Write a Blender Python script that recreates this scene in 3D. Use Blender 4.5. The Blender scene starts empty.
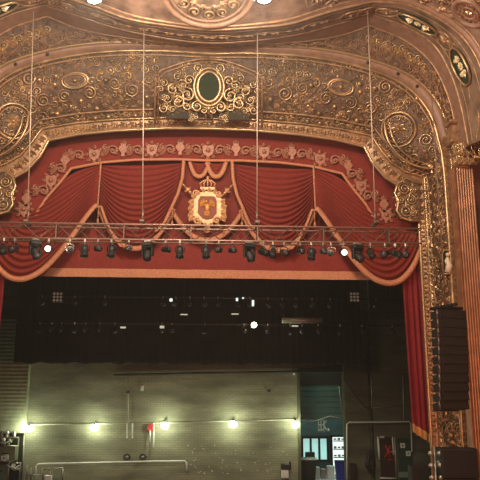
import bpy, math, random
from mathutils import Vector, Matrix
PI = math.pi
rnd = random.Random(7)
sc = bpy.context.scene
C = sc.collection

# ------------------------------------------------------------------ camera
FPX = 700.0
CAM = Vector((0.0, -24.5, 4.0))
TH = math.radians(13.0); PSI = math.radians(2.78); ROLL = 0.003
_f = Vector((math.sin(PSI)*math.cos(TH), math.cos(PSI)*math.cos(TH), math.sin(TH)))
_r0 = Vector((math.cos(PSI), -math.sin(PSI), 0)); _u0 = _r0.cross(_f)
_r = _r0*math.cos(ROLL) + _u0*math.sin(ROLL); _u = _u0*math.cos(ROLL) - _r0*math.sin(ROLL)
cd = bpy.data.cameras.new('camera'); cam = bpy.data.objects.new('camera', cd); C.objects.link(cam)
cd.sensor_width = 36; cd.lens = FPX/480*36; cd.clip_end = 200
M_ = Matrix((( _r.x, _u.x, -_f.x, CAM.x), (_r.y, _u.y, -_f.y, CAM.y), (_r.z, _u.z, -_f.z, CAM.z), (0,0,0,1)))
cam.matrix_world = M_
sc.camera = cam

# ------------------------------------------------------------------ world, lights, exposure
w = bpy.data.worlds.new('world'); sc.world = w; w.use_nodes = True
w.node_tree.nodes['Background'].inputs[0].default_value = (0.9, 0.62, 0.42, 1)
w.node_tree.nodes['Background'].inputs[1].default_value = 0.05
vs_ = w.node_tree.nodes.new('ShaderNodeVolumeScatter'); vs_.inputs['Color'].default_value = (1, .95, .88, 1)
vs_.inputs['Density'].default_value = 0.0016; vs_.inputs['Anisotropy'].default_value = 0.35     # thin theatre haze
w.node_tree.links.new(vs_.outputs[0], w.node_tree.nodes['World Output'].inputs['Volume'])
sc.view_settings.view_transform = 'Standard'; sc.view_settings.look = 'None'
sc.view_settings.exposure = 0.0; sc.view_settings.gamma = 1.0
def lamp(name, kind, loc, energy, color, size=0.3, target=None, spot=None):
    l = bpy.data.lights.new(name, kind); l.energy = energy; l.color = color
    if kind == 'AREA': l.size = size
    else: l.shadow_soft_size = size
    if spot: l.spot_size = math.radians(spot); l.spot_blend = 0.6
    o = bpy.data.objects.new(name, l); C.objects.link(o); o.location = loc
    if target is not None:
        o.rotation_euler = (Vector(target)-Vector(loc)).to_track_quat('-Z', 'Y').to_euler()
    return o
lamp('house_light_front', 'AREA', (0, -21, 17), 1650, (1.0, 0.74, 0.54), 5, (0, 0, 11))
lamp('house_light_left', 'AREA', (-9, -15, 9), 620, (1.0, 0.66, 0.45), 2.5, (2, 0, 10))
lamp('house_light_right', 'AREA', (8.5, -15, 4), 620, (1.0, 0.38, 0.20), 2.5, (8, -1, 7))

# ------------------------------------------------------------------ pixel helper: where the ray through a photo pixel meets the plane Y
def P(px, py, Y):
    d = _f*FPX + _r*(px-240) - _u*(py-240)
    t = (Y-CAM.y)/d.y
    return CAM + d*t

# ------------------------------------------------------------------ materials
MATS = {}
def mat(name, col, rough=0.6, metal=0.0, var=0.0, vscale=3.0, bump=0.0, bscale=20.0, emit=None, estr=0, col2=None, sheen=0, spec=None, stretch=None, contrast=(0.35, 0.65)):
    if name in MATS: return MATS[name]
    m = bpy.data.materials.new(name); m.use_nodes = True; nt = m.node_tree
    b = nt.nodes['Principled BSDF']
    b.inputs['Base Color'].default_value = (*col, 1); b.inputs['Roughness'].default_value = rough
    b.inputs['Metallic'].default_value = metal
    if spec is not None: b.inputs['Specular IOR Level'].default_value = spec
    if sheen: b.inputs['Sheen Weight'].default_value = sheen; b.inputs['Sheen Tint'].default_value = (*[min(1, c*2+.2) for c in col], 1)
    tc = nt.nodes.new('ShaderNodeTexCoord')
    src = tc.outputs['Object']
    if stretch:
        mp = nt.nodes.new('ShaderNodeMapping'); mp.inputs['Scale'].default_value = stretch
        nt.links.new(src, mp.inputs[0]); src = mp.outputs[0]
    if var or col2:
        n = nt.nodes.new('ShaderNodeTexNoise'); n.inputs['Scale'].default_value = vscale; n.inputs['Detail'].default_value = 6
        nt.links.new(src, n.inputs['Vector'])
        r = nt.nodes.new('ShaderNodeValToRGB')
        r.color_ramp.elements[0].position = contrast[0]; r.color_ramp.elements[1].position = contrast[1]
        c2 = col2 if col2 else tuple(c*(1-var) for c in col)
        c1 = col if col2 else tuple(min(1, c*(1+var)) for c in col)
        r.color_ramp.elements[0].color = (*c2, 1); r.color_ramp.elements[1].color = (*c1, 1)
        nt.links.new(n.outputs[0], r.inputs[0]); nt.links.new(r.outputs[0], b.inputs['Base Color'])
    if bump:
        n2 = nt.nodes.new('ShaderNodeTexNoise'); n2.inputs['Scale'].default_value = bscale; n2.inputs['Detail'].default_value = 5
        nt.links.new(src, n2.inputs['Vector'])
        bp = nt.nodes.new('ShaderNodeBump'); bp.inputs['Strength'].default_value = bump; bp.inputs['Distance'].default_value = 0.05
        nt.links.new(n2.outputs[0], bp.inputs['Height']); nt.links.new(bp.outputs[0], b.inputs['Normal'])
    if emit:
        b.inputs['Emission Color'].default_value = (*emit, 1); b.inputs['Emission Strength'].default_value = estr
    MATS[name] = m; return m

def brick_mat(name, c1, c2, mortar, scale=1.0):
    m = bpy.data.materials.new(name); m.use_nodes = True; nt = m.node_tree; b = nt.nodes['Principled BSDF']
    b.inputs['Roughness'].default_value = 0.75
    tc = nt.nodes.new('ShaderNodeTexCoord'); sp = nt.nodes.new('ShaderNodeSeparateXYZ'); cb = nt.nodes.new('ShaderNodeCombineXYZ')
    nt.links.new(tc.outputs['Object'], sp.inputs[0]); nt.links.new(sp.outputs[0], cb.inputs[0]); nt.links.new(sp.outputs[2], cb.inputs[1])
    br = nt.nodes.new('ShaderNodeTexBrick'); nt.links.new(cb.outputs[0], br.inputs['Vector'])
    br.inputs['Color1'].default_value = (*c1, 1); br.inputs['Color2'].default_value = (*c2, 1); br.inputs['Mortar'].default_value = (*mortar, 1)
    br.inputs['Scale'].default_value = scale; br.inputs['Brick Width'].default_value = 0.32; br.inputs['Row Height'].default_value = 0.11
    br.inputs['Mortar Size'].default_value = 0.012
    n = nt.nodes.new('ShaderNodeTexNoise'); n.inputs['Scale'].default_value = 0.9; n.inputs['Detail'].default_value = 8
    mp = nt.nodes.new('ShaderNodeMapping'); mp.inputs['Scale'].default_value = (0.5, 1, 2.2)
    nt.links.new(tc.outputs['Object'], mp.inputs[0]); nt.links.new(mp.outputs[0], n.inputs['Vector'])
    r = nt.nodes.new('ShaderNodeValToRGB'); r.color_ramp.elements[0].position = .3; r.color_ramp.elements[1].position = .7
    r.color_ramp.elements[0].color = (.55, .55, .55, 1); r.color_ramp.elements[1].color = (1.15, 1.15, 1.15, 1)
    nt.links.new(n.outputs[0], r.inputs[0])
    mx = nt.nodes.new('ShaderNodeMixRGB'); mx.blend_type = 'MULTIPLY'; mx.inputs[0].default_value = 1
    nt.links.new(br.outputs[0], mx.inputs[1]); nt.links.new(r.outputs[0], mx.inputs[2]); nt.links.new(mx.outputs[0], b.inputs['Base Color'])
    bp = nt.nodes.new('ShaderNodeBump'); bp.inputs['Strength'].default_value = .5; bp.inputs['Distance'].default_value = .02
    nt.links.new(br.outputs[0], bp.inputs['Height']); nt.links.new(bp.outputs[0], b.inputs['Normal'])
    MATS[name] = m; return m

GOLD = mat('antique_gold', (0.46, 0.29, 0.15), 0.30, 0.6, var=.35, vscale=2.0)
GOLDB = mat('bright_gilt', (0.54, 0.36, 0.19), 0.28, 0.6)
GROUND = mat('umber_ground', (0.12, 0.062, 0.034), 0.55, 0.1, var=.4, vscale=5, bump=.6, bscale=9)
PLAIN = mat('rose_plaster', (0.29, 0.155, 0.10), 0.5, 0.1, var=.15, vscale=4)
BRONZE = mat('bronze_moulding', (0.36, 0.20, 0.105), 0.4, 0.35, var=.3, vscale=6)
CEILG = mat('ceiling_ground', (0.25, 0.14, 0.095), 0.6, 0, var=.35, vscale=2.5, bump=.3, bscale=6)
SMOKY = mat('painted_band', (0.19, 0.115, 0.075), 0.55, 0, var=.45, vscale=1.6)
GREEN = mat('dark_green_panel', (0.030, 0.038, 0.018), 0.75, spec=.15)
REDG = mat('oxblood_panel', (0.25, 0.055, 0.035), 0.6, var=.2)
RED = mat('red_velvet', (0.22, 0.020, 0.010), 0.85, 0, var=.10, vscale=8, sheen=.06)
REDD = mat('red_drape', (0.235, 0.020, 0.012), 0.8, 0, var=.12, vscale=6, sheen=.08)
REDM = mat('wine_panel', (0.19, 0.022, 0.012), 0.85, 0, var=.1, vscale=5)
CRIM = mat('crimson_leg', (0.26, 0.010, 0.017), 0.8, 0, var=.12, vscale=5, sheen=.08)
FRINGE = mat('gold_fringe', (0.62, 0.25, 0.13), 0.6, 0, var=.25, vscale=30, bump=.5, bscale=60)
EMB = mat('gold_embroidery', (0.40, 0.165, 0.10), 0.5, 0.15, var=.3, vscale=20)
CREST = mat('crest_gold', (0.72, 0.38, 0.18), 0.45, 0.25, var=.25, vscale=10)
CRESTD = mat('crest_amber', (0.70, 0.33, 0.08), 0.45, 0.2)
BLACK = mat('black_metal', (0.018, 0.018, 0.018), 0.45, 0.2)
SPK = mat('speaker_black', (0.010, 0.007, 0.006), 0.6, bump=.3, bscale=90)
TRUSS = mat('truss_metal', (0.20, 0.13, 0.10), 0.4, 0.6)
STEEL = mat('dull_steel', (0.45, 0.42, 0.36), 0.35, 0.7)
CHROME = mat('bright_metal', (0.8, 0.75, 0.65), 0.2, 0.8)
LENS = mat('lens_glass', (0.08, 0.08, 0.09), 0.08, 0.3)
CABLE = mat('steel_cable', (0.55, 0.42, 0.32), 0.4, 0.2)
BDRAPE = mat('black_drape', (0.022, 0.021, 0.017), 0.9, bump=.2, bscale=3)
BCEIL = mat('fly_tower_black', (0.02, 0.018, 0.014), 0.9)
FLOOR = mat('stage_floor', (0.05, 0.045, 0.04), 0.5, var=.3)
CARPET = mat('hall_carpet', (0.12, 0.02, 0.015), 0.9, var=.3)
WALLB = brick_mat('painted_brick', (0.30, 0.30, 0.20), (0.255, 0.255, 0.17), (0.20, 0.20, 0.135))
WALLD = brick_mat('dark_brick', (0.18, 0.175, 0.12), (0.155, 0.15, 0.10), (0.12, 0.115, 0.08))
HALLW = mat('hall_wall', (0.22, 0.085, 0.05), 0.6, var=.2)
WHITE = mat('white_paint', (0.75, 0.76, 0.70), 0.5)
PIPE = mat('grey_conduit', (0.42, 0.42, 0.32), 0.4, 0.3)
BULB = mat('lit_bulb', (1, 1, 1), 0.3, emit=(0.95, 1.0, 0.72), estr=22)
BULBW = mat('lit_lens', (1, 1, 1), 0.3, emit=(1.0, 0.90, 0.70), estr=6)
TEAL = mat('teal_panel', (0.10, 0.20, 0.18), 0.6, var=.15, vscale=1.5)
REDX = mat('red_tape', (0.75, 0.03, 0.03), 0.5)

# ------------------------------------------------------------------ mesh builder
class MB:
    def __init__(s): s.v = []; s.f = []; s.sm = []
    def add(s, vs, fs, smooth=False):
        n = len(s.v); s.v += [tuple(v) for v in vs]
        for f in fs: s.f.append(tuple(i+n for i in f)); s.sm.append(smooth)
    def box(s, c, d, rot=None, bev=0):
        x, y, z = d[0]/2, d[1]/2, d[2]/2; c = Vector(c)
        if bev:
            b = min(bev, x*.9, y*.9, z*.9); vs = []
            for sx in (-1, 1):
                for sy in (-1, 1):
                    for sz in (-1, 1):
                        vs += [(sx*(x-b), sy*(y-b), sz*z), (sx*(x-b), sy*y, sz*(z-b)), (sx*x, sy*(y-b), sz*(z-b))]
            import bmesh
            bm = bmesh.new(); [bm.verts.new(v) for v in vs]; r = bmesh.ops.convex_hull(bm, input=bm.verts)
            bm.verts.index_update(); bm.normal_update()
            vv = [v.co.copy() for v in bm.verts]; ff = [[v.index for v in f.verts] for f in bm.faces]; bm.free()
        else:
            vv = [Vector((sx*x, sy*y, sz*z)) for sx in (-1, 1) for sy in (-1, 1) for sz in (-1, 1)]
            ff = [(0,1,3,2), (4,6,7,5), (0,4,5,1), (2,3,7,6), (0,2,6,4), (1,5,7,3)]
        if rot is not None: vv = [rot @ v for v in vv]
        s.add([v+c for v in vv], ff); return s
    def tube(s, pts, r, seg=6, cap=True):
        pts = [Vector(p) for p in pts]; n = len(pts)
        rr = r if isinstance(r, (list, tuple)) else [r]*n
        rings = []; prev = None
        for i, p in enumerate(pts):
            t = (pts[min(i+1, n-1)]-pts[max(i-1, 0)])
            if t.length < 1e-9: t = Vector((0, 0, 1))
            t.normalize()
            if prev is None:
                a = Vector((0, 0, 1)) if abs(t.z) < .9 else Vector((1, 0, 0))
                nn = (a - t*a.dot(t)).normalized()
            else:
                nn = prev - t*prev.dot(t)
                nn = nn.normalized() if nn.length > 1e-6 else prev
            prev = nn; b = t.cross(nn)
            rings.append([p + (nn*math.cos(2*PI*k/seg)+b*math.sin(2*PI*k/seg))*rr[i] for k in range(seg)])
        vs = [v for ring in rings for v in ring]; fs = []
        for i in range(n-1):
            for k in range(seg):
                k2 = (k+1) % seg; fs.append((i*seg+k, i*seg+k2, (i+1)*seg+k2, (i+1)*seg+k))
        if cap: fs += [tuple(range(seg))[::-1], tuple((n-1)*seg+k for k in range(seg))]
        s.add(vs, fs, seg > 4); return s
    def lathe(s, prof, c=(0,0,0), seg=16, axis=(0,0,1)):
        q = Vector((0,0,1)).rotation_difference(Vector(axis)); c = Vector(c); vs = []; fs = []
        for (r, z) in prof:
            for k in range(seg):
                a = 2*PI*k/seg; vs.append(c + q @ Vector((r*math.cos(a), r*math.sin(a), z)))
        for i in range(len(prof)-1):
            for k in range(seg):
                k2 = (k+1) % seg; fs.append((i*seg+k, i*seg+k2, (i+1)*seg+k2, (i+1)*seg+k))
        fs.append(tuple(range(seg))[::-1]); fs.append(tuple((len(prof)-1)*seg+k for k in range(seg)))
        s.add(vs, fs, True); return s
    def ball(s, c, r, seg=8, sc_=(1,1,1)):
        n = max(4, seg//2+1); prof = [(max(r*math.sin(PI*i/n), 1e-4), -r*math.cos(PI*i/n)) for i in range(n+1)]
        n0 = len(s.v); s.lathe(prof, (0,0,0), seg)
        for i in range(n0, len(s.v)):
            v = s.v[i]; s.v[i] = (v[0]*sc_[0]+c[0], v[1]*sc_[1]+c[1], v[2]*sc_[2]+c[2])
        return s
    def grid(s, rows, closed=False, smooth=True):
        m = len(rows[0]); vs = [v for r in rows for v in r]; fs = []
        for i in range(len(rows)-1):
            for k in range(m-1):
                fs.append((i*m+k, i*m+k+1, (i+1)*m+k+1, (i+1)*m+k))
        s.add(vs, fs, smooth); return s
    def prism(s, outline, y0, y1):      # outline in (x, z); thickness along y
        n = len(outline); vs = [(x, y0, z) for x, z in outline]+[(x, y1, z) for x, z in outline]
        fs = [tuple(range(n)), tuple(range(n, 2*n))[::-1]] + [(k, (k+1) % n, n+(k+1) % n, n+k) for k in range(n)]
        s.add(vs, fs); return s
    def mirror(s):
        n = len(s.v); s.v += [(-x, y, z) for x, y, z in s.v]
        k = len(s.f); s.f += [tuple(i+n for i in f)[::-1] for f in s.f[:k]]; s.sm += s.sm[:k]; return s
    def build2(s, name, m, parent=None):     # this side and its mirror twin, each its own part
        o = s.build(name, m, parent); t = MB(); t.v = [(-x, y, z) for x, y, z in s.v]; t.f = [f[::-1] for f in s.f]; t.sm = list(s.sm)
        t.build(name, m, parent); return o
    def build(s, name, m, parent=None):
        me = bpy.data.meshes.new(name)
        off = Vector((0,0,0)); p = parent
        while p is not None: off += Vector(p.location); p = p.parent
        me.from_pydata([(v[0]-off.x, v[1]-off.y, v[2]-off.z) for v in s.v], [], s.f)
        me.polygons.foreach_set('use_smooth', s.sm); me.materials.append(m); me.update()
        o = bpy.data.objects.new(name, me); C.objects.link(o); o.parent = parent
        return o
def tag(o, label=None, cat=None, group=None, kind=None):
    if label: o['label'] = label
    if cat: o['category'] = cat
    if group: o['group'] = group
    if kind: o['kind'] = kind
    return o
def empty(name, loc, label, cat, group=None):
    o = bpy.data.objects.new(name, None); C.objects.link(o); o.location = loc; o.empty_display_size = .2
    return tag(o, label, cat, group)
def struct(o): o['kind'] = 'structure'; return o
def copy_tree(o, parent=None):
    c = o.copy(); C.objects.link(c); c.parent = parent
    for ch in list(o.children): copy_tree(ch, c)
    return c

# ------------------------------------------------------------------ the arch: curves from centre to jamb foot
SUB = 10
def interp(pts, smooth, breaks=()):
    out = []; n = len(pts)
    for i in range(n-1):
        p1, p2 = pts[i], pts[i+1]
        p0 = pts[i-1] if i > 0 else Vector((-pts[1].x, pts[1].y, pts[1].z))
        p3 = pts[i+2] if i+2 < n else p2
        if i in breaks: p0 = p1
        if i+1 in breaks: p3 = p2
        for k in range(SUB):
            t = k/SUB
            if smooth:
                a = 2*p1; b = p2-p0; c = 2*p0-5*p1+4*p2-p3; d = -p0+3*p1-3*p2+p3
                out.append(.5*(a+b*t+c*t*t+d*t*t*t))
            else: out.append(p1.lerp(p2, t))
    out.append(pts[-1].copy()); return out
def arch(pxs, Y, smooth=True, breaks=(), foot=True):
    Ys = Y if isinstance(Y, (list, tuple)) else [Y]*len(pxs)
    p = [P(x, y, yy) for (x, y), yy in zip(pxs, Ys)]
    p[0].x = 0
    if foot: p.append(Vector((p[-1].x, p[-1].y, 0)))
    return interp(p, smooth, breaks)
K0 = arch([(207,129),(250,130.5),(300,135),(335,140),(364,147),(372,163),(385,178),(400,187),(417,192),(419,230)], 0.0, False)
K1 = arch([(207,119),(250,120),(300,124),(338,129),(371,136),(381,151),(391,163),(405,172),(424,177),(427,230)], -0.12, False)
K2 = arch([(207,54),(252,54),(305,57),(350,65),(388,77),(413,93),(430,115),(438,140),(443,165),(448,230)], -1.3, True)
K3 = arch([(207,47),(252,47),(306,48),(355,56),(400,71),(424,87),(440,108),(448,135),(451,165),(456,230)], -1.55, True)
K4 = arch([(207,45),(252,45),(300,42),(340,36),(369,26),(403,40),(430,62),(446,92),(455,125),(460,152)], [-1.9]*4+[-2.2]*4+[-2.1,-2.0], True, (4,), False)
K5 = arch([(207,43),(252,41),(300,34),(338,24),(372,15),(405,27),(434,46),(452,78),(462,112),(468,146)], -2.9, True, (4,), False)
K6 = arch([(207,30),(252,28),(290,24),(330,12),(372,2),(410,6),(450,27),(474,54),(486,90),(492,135)], -4.4, True, (4,), False)
K7 = arch([(207,27),(252,25),(288,20),(326,8),(370,-3),(412,0),(455,21),(480,49),(493,86),(500,130)], -4.6, True, (4,), False)
K8 = arch([(207,-80),(260,-80),(320,-80),(380,-80),(450,-70),(520,-45),(580,-5),(610,50),(625,100),(630,140)], -8.5, True, (), False)
NK = len(K0); N4 = len(K4)
def mir(c): return [Vector((-p.x, p.y, p.z)) for p in reversed(c[1:])] + list(c)
def band(a, b, bulge=0.0, nt=6, lo=0, hi=None):
    rows = []
    n = min(len(a), len(b)) if hi is None else hi
    for j in range(nt+1):
        t = j/nt; row = []
        for i in range(lo, n):
            p = a[i].lerp(b[i], t); row.append(Vector((p.x, p.y - bulge*math.sin(PI*t), p.z)))
        rows.append(row)
    return rows
def band_obj(name, a, b, m, bulge=0.0, nt=6, parent=None, kind=True):
    mb = MB(); R_ = band(a, b, bulge, nt); mb.grid(R_[::-1]); mb.mirror()
    o = mb.build(name, m, parent)
    if kind: struct(o)
    return o
def along(c, r, hi=None, off=(0,0,0), seg=6):       # a rope or roll moulding following a curve, both sides
    mb = MB(); o = Vector(off); pts = [p+o for p in mir(c[:hi] if hi else c)]
    mb.tube(pts, r, seg); return mb

class Surf:                       # surface between two arch curves, for ornament; s = arc metres from the centre, t across
    def __init__(s, a, b, bulge=0.0, n=None, side=1):
        s.a, s.b, s.bulge = a, b, bulge; s.n = n or min(len(a), len(b)); s.L = [0]
        for i in range(1, s.n):
            m0 = (a[i-1]+b[i-1])/2; m1 = (a[i]+b[i])/2; s.L.append(s.L[-1]+(m1-m0).length)
    def pt(s, l, t):
        l = max(0, min(l, s.L[-1]-1e-4)); i = 0
        while s.L[i+1] < l: i += 1
        k = (l-s.L[i])/max(1e-6, s.L[i+1]-s.L[i])
        p = s.a[i].lerp(s.a[i+1], k).lerp(s.b[i].lerp(s.b[i+1], k), t)
        return Vector((p.x, p.y - s.bulge*math.sin(PI*t), p.z))
    def width(s, l): return (s.pt(l, 0)-s.pt(l, 1)).length
    def frame(s, l, t):
        e = .05; p = s.pt(l, t); u = (s.pt(l+e, t)-s.pt(l-e, t)).normalized()
        v = (s.pt(l, min(1, t+.05))-s.pt(l, max(0, t-.05))); v = (v-u*v.dot(u)).normalized(); n = u.cross(v)
        if n.dot(CAM-p) < 0: n = -n
        return p, u, v, n
    def locate(s, px, py):        # surface spot nearest a photo pixel
        best = None
        for i in range(0, 140):
            l = s.L[-1]*i/140
            for j in range(11):
                q = s.pt(l, j/10); d = q-CAM; X = 240+FPX*d.dot(_r)/d.dot(_f); Z = 240-FPX*d.dot(_u)/d.dot(_f)
                e = (X-px)**2+(Z-py)**2
                if best is None or e < best[0]: best = (e, l, j/10)
        return best[1], best[2]

def spiral(mb, fr, u0, v0, R, turns=1.4, sgn=1, ph=0.0, r0=None, lift=.03, seg=5):
    p, u, v, n = fr; r0 = r0 or R*.15; N = int(10*turns)+5; pts = []; rr = []
    for i in range(N+1):
        k = i/N; a = ph+sgn*turns*2*PI*k; q = R*(1-k)**.8*.92+R*.10
        pts.append(p+u*(u0+q*math.cos(a))+v*(v0+q*math.sin(a))+n*(lift+.03*k)); rr.append(r0*(1-.55*k)*(0.35+.65*min(1, k*5)))
    mb.tube(pts, rr, seg)
    c = p+u*u0+v*v0+n*(lift+.03); mb.ball(c, r0*1.25, 6)
def leaf(mb, fr, u0, v0, ang, L, W, lift=.03):
    p, u, v, n = fr; d = u*math.cos(ang)+v*math.sin(ang); q = -u*math.sin(ang)+v*math.cos(ang)
    b = p+u*u0+v*v0
    vs = [b+n*lift*.3, b+d*L*.35+q*W*.5+n*.005, b+d*L*.35-q*W*.5+n*.005, b+d*L*.4+n*(lift+.06*min(1, L*3)), b+d*L*.75+q*W*.35+n*.01,
          b+d*L*.75-q*W*.35+n*.01, b+d*L+n*(lift)]
    mb.add(vs, [(0,3,1), (0,2,3), (1,3,6,4), (2,5,6,3)], False)
def spray(mb, fr, u0, v0, ang, L, k=5):
    for i in range(k):
        a = ang+(i-(k-1)/2)*.5; leaf(mb, fr, u0, v0, a, L*(1-.12*abs(i-(k-1)/2)), L*.34)
def rosette(mb, fr, u0, v0, R, k=6, lift=.02):
    for i in range(k): leaf(mb, fr, u0, v0, 2*PI*i/k, R, R*.65, lift)
    p, u, v, n = fr; mb.ball(p+u*u0+v*v0+n*(lift+.03), R*.28, 6)
def ring(mb, fr, u0, v0, a, b, r, N=28, lift=.04):
    p, u, v, n = fr
    mb.tube([p+u*(u0+a*math.cos(2*PI*i/N))+v*(v0+b*math.sin(2*PI*i/N))+n*lift for i in range(N+1)], r, 6, False)

# ---- structure of the arch
band_obj('trim_1', K0, K1, BRONZE, .05, 3)
band_obj('wall_proscenium', K1, K2, GROUND, .25, 8)
band_obj('trim_2', K2, K3, PLAIN, .10, 4)
band_obj('trim_3', K3, K4, GROUND, .0, 4)
band_obj('trim_4', K4, K5, PLAIN, .06, 4)
band_obj('trim_5', K5, K6, SMOKY, .0, 4)
band_obj('trim_6', K6, K7, PLAIN, .08, 3)
band_obj('ceiling', K7, K8, CEILG, .0, 8)

# reveal behind the frame so the opening has depth
mb = MB(); mb.grid([[Vector(p) for p in K0], [Vector((p.x, .14, p.z)) for p in K0]]); mb.mirror(); struct(mb.build('wall_reveal', GROUND))

root = empty('proscenium_arch', (0, 0, 0), 'huge gilded proscenium arch crowded with scrollwork framing the red valance', 'arch')
# rolls and beadings
for c, r, m, nm, off in ((K0, .055, GOLDB, 'inner_bead', (0,-.05,0)), (K1, .05, GOLD, 'frame_roll', (0,-.05,0)), (K2, .07, GOLD, 'arch_roll', (0,-.05,0)), (K3, .05, GOLDB, 'outer_bead', (0,-.05,0))):
    along(c, r, None, off).build(nm, m, root)
# rib edges on the vault
for c, r in ((K4, .045), (K5, .05), (K6, .05), (K7, .05)):
    along(c, r, None, (0,-.04,0)).build('rib_bead', BRONZE, root)
# small border ornament along the inner frame
S01 = Surf(K0, K1, .05); mb = MB(); l = .12
while l < S01.L[-1]-3.0:
    fr = S01.frame(l, .5); W = S01.width(l)
    rosette(mb, fr, 0, 0, min(.14, W*.4), 5, .015); leaf(mb, S01.frame(l+.17, .2), 0, 0, PI/2, W*.55, .1, .02)
    l += .34
mb.build2('border_ornament', GOLD, root)

# rope of laurel leaves beyond the plain moulding's jamb (torus)
S23 = Surf(K2, K3, .10); mb = MB(); l = S23.L[70]
while l < S23.L[-1]-.5:
    fr = S23.frame(l, .5)
    for sg in (-1, 1): leaf(mb, fr, 0, 0, sg*.45, .3, .13, .03)
    leaf(mb, fr, 0, 0, 0, .28, .1, .07)
    l += .2
mb.build2('laurel_roll', BRONZE, root)

# scroll filigree of the great cove
S12 = Surf(K1, K2, .25)
blocked = []          # (l, t, radius in metres) kept free of random scrolls
def free(l, t):
    p = S12.pt(l, t)
    return all((p-q).length > r for q, r in blocked)
CW = 1.85
mbf = MB()
# framed ovals, the corner roundel
for (px, py, a, b, rot) in ((342, 85, .46, .27, 0), (399, 127, .62, .62, 0), (407, 192-58, .01, .01, 0)):
    if a < .1: continue
    l, t = S12.locate(px, py); fr = S12.frame(l, t); blocked.append((S12.pt(l, t), max(a, b)+.12))
    ring(mbf, fr, 0, 0, a, b, .05); ring(mbf, fr, 0, 0, a*.8, b*.8, .022)
    if a > .5:
        for k in range(10):
            q = 2*PI*k/10; spiral(mbf, fr, .42*math.cos(q), .42*math.sin(q), .12, 1.2, 1 if k % 2 else -1, q, .022)
        rosette(mbf, fr, 0, 0, .28, 8)
    else:
        leaf(mbf, fr, 0, 0, 0, .2, .1); leaf(mbf, fr, 0, 0, PI, .2, .1); mbf.ball(fr[0]+fr[3]*.06, .07); spray(mbf, fr, 0, -.02, PI/2, .15, 3)
for (px, py, R, sg, ph) in ((328, 99, .25, 1, 0), (351, 101, .24, -1, 2), (284, 92, .27, -1, 1.4), (300, 88, .22, 1, 3), (273, 75, .18, 1, 0), (308, 74, .17, -1, 0),
                         (385, 88, .26, 1, 1), (372, 108, .24, -1, 3), (412, 160, .3, 1, 2), (424, 140, .26, -1, 0)):
    l, t = S12.locate(px, py); fr = S12.frame(l, t); blocked.append((S12.pt(l, t), R+.1))
    spiral(mbf, fr, 0, 0, R, 1.9, sg, ph, R*.14, .04, 6)
    for k in range(5): leaf(mbf, fr, R*1.02*math.cos(ph+k*1.1), R*1.02*math.sin(ph+k*1.1), ph+k*1.1+.7*sg, .17, .09)
l = CW+.1; row = 0
while l < S12.L[-1]-.3:
    W = S12.width(l); n = max(2, int(W/.27)); row += 1
    for j in range(n):
        t = (j+.5+(.25 if row % 2 else -.05))/n
        if not .03 < t < .97: continue
        ll = l+rnd.uniform(-.07, .07)
        if not free(ll, t): continue
        fr = S12.frame(ll, t); R = rnd.uniform(.09, .19)
        q = rnd.random(); sg = rnd.choice((-1, 1)); ph = rnd.uniform(0, 6.28)
        if q < .5:
            spiral(mbf, fr, 0, 0, R, rnd.uniform(1.0, 1.8), sg, ph, R*rnd.uniform(.13, .2))
            for k in range(3): leaf(mbf, fr, R*math.cos(ph+k*1.3), R*math.sin(ph+k*1.3), ph+k*1.3+.8*sg, rnd.uniform(.13, .24), .11)
        elif q < .78: rosette(mbf, fr, 0, 0, R*.8, rnd.choice((5, 6, 8)))
        elif q < .93: spray(mbf, fr, 0, 0, ph, R*1.3, 5); mbf.ball(fr[0]+fr[3]*.04, .04, 6)
        else: mbf.ball(fr[0]+fr[3]*.06, .09, 8); spray(mbf, fr, 0, 0, -PI/2, .2, 3)
    l += .25
# a running band next to the inner frame
l = CW
while l < S12.L[-1]-.3:
    fr = S12.frame(l, .06); leaf(mbf, fr, 0, 0, .5, .17, .08); leaf(mbf, fr, 0, 0, -.5, .17, .08); l += .2
mbf.build2('scrollwork', GOLD, root)
# moulded inner line of the cove and the concave corner band
def surf_line(S, l0, l1, t0, t1, N=40): return [S.pt(l0+(l1-l0)*i/N, t0+(t1-t0)*i/N)+Vector((0,-.05,0)) for i in range(N+1)]
mb = MB(); mb.tube(surf_line(S12, 0, S12.L[40], .12, .12), .04); mb.tube(surf_line(S12, S12.L[40], S12.L[-1], .12, .12), .035)
mb.tube(surf_line(S12, 0, S12.L[-1], .93, .93), .04)
mb.build2('cove_bead', BRONZE, root)
cen = P(427, 128, -.6); mb = MB()
for rr_, r in ((1.62, .05), (1.42, .035)):
    mb.tube([cen+Vector((-rr_*math.sin(a), -.15+.0*a, -rr_*math.cos(a))) for a in [(-.05+1.75*i/20) for i in range(21)]], r, 6)
mb.build2('corner_bead', GOLD, root)
# volute bracket tucked in each upper corner of the opening
for sg in (-1, 1):
    out = [(418,186),(404,180),(396,186),(393,195),(397,203),(395,212),(399,219),(408,222),(418,222)]
    o3 = [P(x, y, 0) for x, y in out]; mb = MB(); mb.prism([(p.x*sg, p.z) for p in o3][::-sg], -.22, .1); br = mb.build('volute_bracket', GROUND, root)
    mb = MB(); mb.tube([Vector((p.x*sg, -.24, p.z)) for p in o3], .045)
    for (x, y, R, s2) in ((404, 189, .22, 1), (406, 211, .24, -1), (400, 200, .16, 1), (411, 200, .18, -1), (413, 190, .13, 1), (413, 213, .13, -1)):
        p = P(x, y, -.22); p.x *= sg; F5 = (p, Vector((sg,0,0)), Vector((0,0,1)), Vector((0,-1,0)))
        spiral(mb, F5, 0, 0, R, 1.9, s2, 1.5, .036)
        for k_ in range(5): leaf(mb, F5, R*math.cos(k_*1.25), R*math.sin(k_*1.25), k_*1.25+.8, .17, .1)
    mb.build('volute_scroll', GOLDB, br)

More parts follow.
